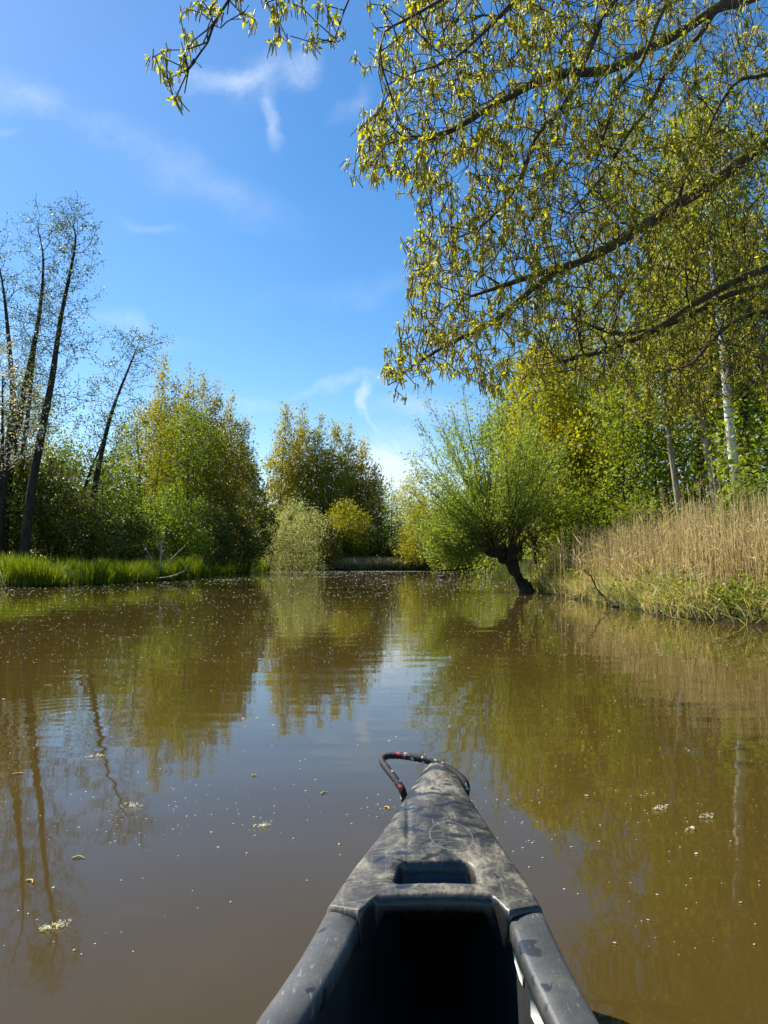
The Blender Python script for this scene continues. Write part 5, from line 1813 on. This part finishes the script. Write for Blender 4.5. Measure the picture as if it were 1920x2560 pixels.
# gunwales
sec = [(.002, -.046), (-.002, -.03), (-.001, -.008), (.003, -.002), (.009, .0), (.022, .0022), (.034, .003), (.046, .0022), (.056, .0), (.061, -.002), (.0645, -.008), (.0645, -.03), (.06, -.032)]
GW = .0645  # width of the rail
for sgn in (-1, 1):
    ys_ = np.r_[yv[2262] - .0015, yv[2262] - .006, np.arange(yv[2262] - .04, -2.7, -.045)]
    rows = []
    for q, y in enumerate(ys_):
        row = []
        for o_, dzz in sec:
            wgt = max(0, 1 - q / 10)
            ya = y + (yv[2290] - yv[2262]) * (o_ / GW) * wgt
            ins = .004 * (1.0 if q == 0 else 0)
            wscale = max(.3, min(1, hw(ya) / .12))
            row.append((cen(ya) + sgn * (hw(ya) - .001 - o_ * wscale * .97), ya, zc(ya) - .006 + dzz - ins))
        rows.append(row)
    Vr = np.array(rows).reshape(-1, 3)
    ns = len(sec)
    i_, j_ = np.meshgrid(np.arange(len(ys_) - 1), np.arange(ns), indexing='ij')
    qd = np.stack([i_ * ns + j_, i_ * ns + (j_ + 1) % ns, (i_ + 1) * ns + (j_ + 1) % ns, (i_ + 1) * ns + j_], -1).reshape(-1, 4)
    obj('gunwale', mesh('gunwale', Vr - CB, [qd, np.arange(ns)[None]], True), M_RAIL, can)


def keel(y):
    return -.11 + .38 * max(0, (y - 1.55) / .5) ** 2 + .34 * max(0, (-y - 2.35) / .5) ** 2


def hull_rows(inset, floor, fz):
    ys_ = np.r_[np.arange(-2.84, ytip - .02, .06), ytip - .012]
    fx = np.array([1, .985, .955, .90, .80, .62, .36, 0])
    fh = np.array([0, .18, .38, .58, .76, .90, .975, 1])
    rows = []
    for y in ys_:
        ww = max(hw(y) - inset, .004); zt = zc(y) - .012
        kz = max(keel(y), floor) if floor > -1 else keel(y)
        zz = zt + (kz - zt) * fh
        if floor > -1:
            zz = np.maximum(zz, floor)
        c = cen(y)
        row = [(c - ww * f_, y, z_) for f_, z_ in zip(fx, zz)] + [(c + ww * f_, y, z_) for f_, z_ in zip(fx[::-1][1:], zz[::-1][1:])]
        rows.append(row)
    nr = len(rows[0])
    V = np.array(rows).reshape(-1, 3)
    i_, j_ = np.meshgrid(np.arange(len(ys_) - 1), np.arange(nr - 1), indexing='ij')
    return V, [np.stack([i_ * nr + j_, i_ * nr + j_ + 1, (i_ + 1) * nr + j_ + 1, (i_ + 1) * nr + j_], -1).reshape(-1, 4)]


ho, hi = hull_rows(.008, -9, 0), hull_rows(.052, .035, 0)
obj('hull', mesh('hull', ho[0] - CB, ho[1], True), M_HULL, can)
obj('inner_lining', mesh('inner_lining', hi[0] - CB, hi[1], True), M_HULL, can)


# two pale pieces painting sun patches onto the inside of the right wall
def on_wall(u, v):
    a, b = (u - CX) / F, (CY - v) / F
    y, z = C_ - b * S_, S_ + b * C_
    best = None
    for k in np.linspace(.7, 2.2, 900):
        px, py, pz = a * k, y * k, CAMH + z * k
        zt = zc(py) - .012; kz = max(keel(py), .035)
        f_ = np.interp((pz - zt) / (kz - zt), [0, .18, .38, .58, .76, .90, .975, 1], [1, .985, .955, .90, .80, .62, .36, 0])
        xw = cen(py) + max(hw(py) - .052, .004) * f_ - .003
        e_ = abs(px - xw)
        if best is None or e_ < best[0]:
            best = (e_, np.array((px, py, pz)))
    return best[1]


M_SUN_PATCH = flatmat('painted_sun_patch', (.62, .64, .56), .5)
for poly, lab in (([(1281, 2372), (1290, 2392), (1300, 2420), (1306, 2436), (1306, 2465), (1298, 2448), (1285, 2400)], 'smaller painted sun patch farther forward'),
                  ([(1328, 2478), (1340, 2498), (1356, 2528), (1374, 2566), (1340, 2566), (1327, 2540), (1326, 2505)], 'larger painted sun patch nearer the camera')):
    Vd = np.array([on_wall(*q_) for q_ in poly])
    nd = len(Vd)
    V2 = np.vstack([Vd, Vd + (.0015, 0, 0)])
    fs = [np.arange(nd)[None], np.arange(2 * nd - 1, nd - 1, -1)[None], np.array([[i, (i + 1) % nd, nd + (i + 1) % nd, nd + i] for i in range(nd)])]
    tag(obj('sun_patch', mesh('sun_patch', V2 - CB, fs), M_SUN_PATCH, can), lab)

# rope loop through the bow
rp = [P(1012, 1984, 1.90) - (0, 0, .018), P(1006, 1976, 1.90), P(988, 1948, 1.925), P(968, 1922, 1.96), P(957, 1906, 1.985), P(957, 1895, 2.0), P(972, 1889, 2.005), P(1000, 1889, 2.0), P(1040, 1895, 1.985),
      P(1078, 1904, 1.97), P(1114, 1918, 1.95), P(1143, 1936, 1.925), P(1160, 1953, 1.905), P(1166, 1968, 1.895), P(1163, 1982, 1.89) - (0, 0, .012)]
q = smoothpoly(np.array(rp), .004)
kN = 16
al = np.r_[0, np.cumsum(np.linalg.norm(np.diff(q, axis=0), axis=1))]
V, fs = tube(q, .0085, kN)
ctr = np.repeat(q, kN, axis=0)
ang = np.tile(np.arange(kN) / kN * 2 * np.pi, len(q)); sl = np.repeat(al, kN)
br = np.maximum(np.sin(4 * ang + sl * 520), np.sin(4 * ang - sl * 520))
V = ctr + (V - ctr) * (1 + .10 * br)[:, None]
me = mesh('rope_loop', V - CB, fs, True)
uvl = me.uv_layers.new(name='rope')
li = np.empty(len(me.loops), dtype=np.int32); me.loops.foreach_get('vertex_index', li)
uvd = np.stack([sl[li] * 150, (ang[li] / (2 * np.pi)) * 7], -1).astype(np.float32)
uvl.data.foreach_set('uv', uvd.ravel())
m, n, l, out = newmat('braided_rope')
uvn = n.new('ShaderNodeUVMap'); uvn.uv_map = 'rope'
vo = n.new('ShaderNodeTexVoronoi'); vo.inputs['Scale'].default_value = 1.1
l.new(uvn.outputs[0], vo.inputs['Vector'])
sx = n.new('ShaderNodeSeparateColor'); l.new(vo.outputs['Color'], sx.inputs[0])
c = ramp(n, l, sx.outputs[0], [(0, (.012, .012, .013)), (.86, (.018, .017, .017)), (.865, (.30, .20, .15)), (.90, (.55, .50, .42)), (.95, (.45, .035, .05))], 'CONSTANT')
p = n.new('ShaderNodeBsdfPrincipled'); p.inputs['Roughness'].default_value = .75
l.new(c, p.inputs['Base Color']); l.new(p.outputs[0], out.inputs[0])
obj('rope_loop', me, m, can)
print('TRI', sum((len(o.data.loops)-2*len(o.data.polygons)) for o in scn.objects if o.type=='MESH'))
print('polys', sum(len(o.data.polygons) for o in scn.objects if o.type == 'MESH'))
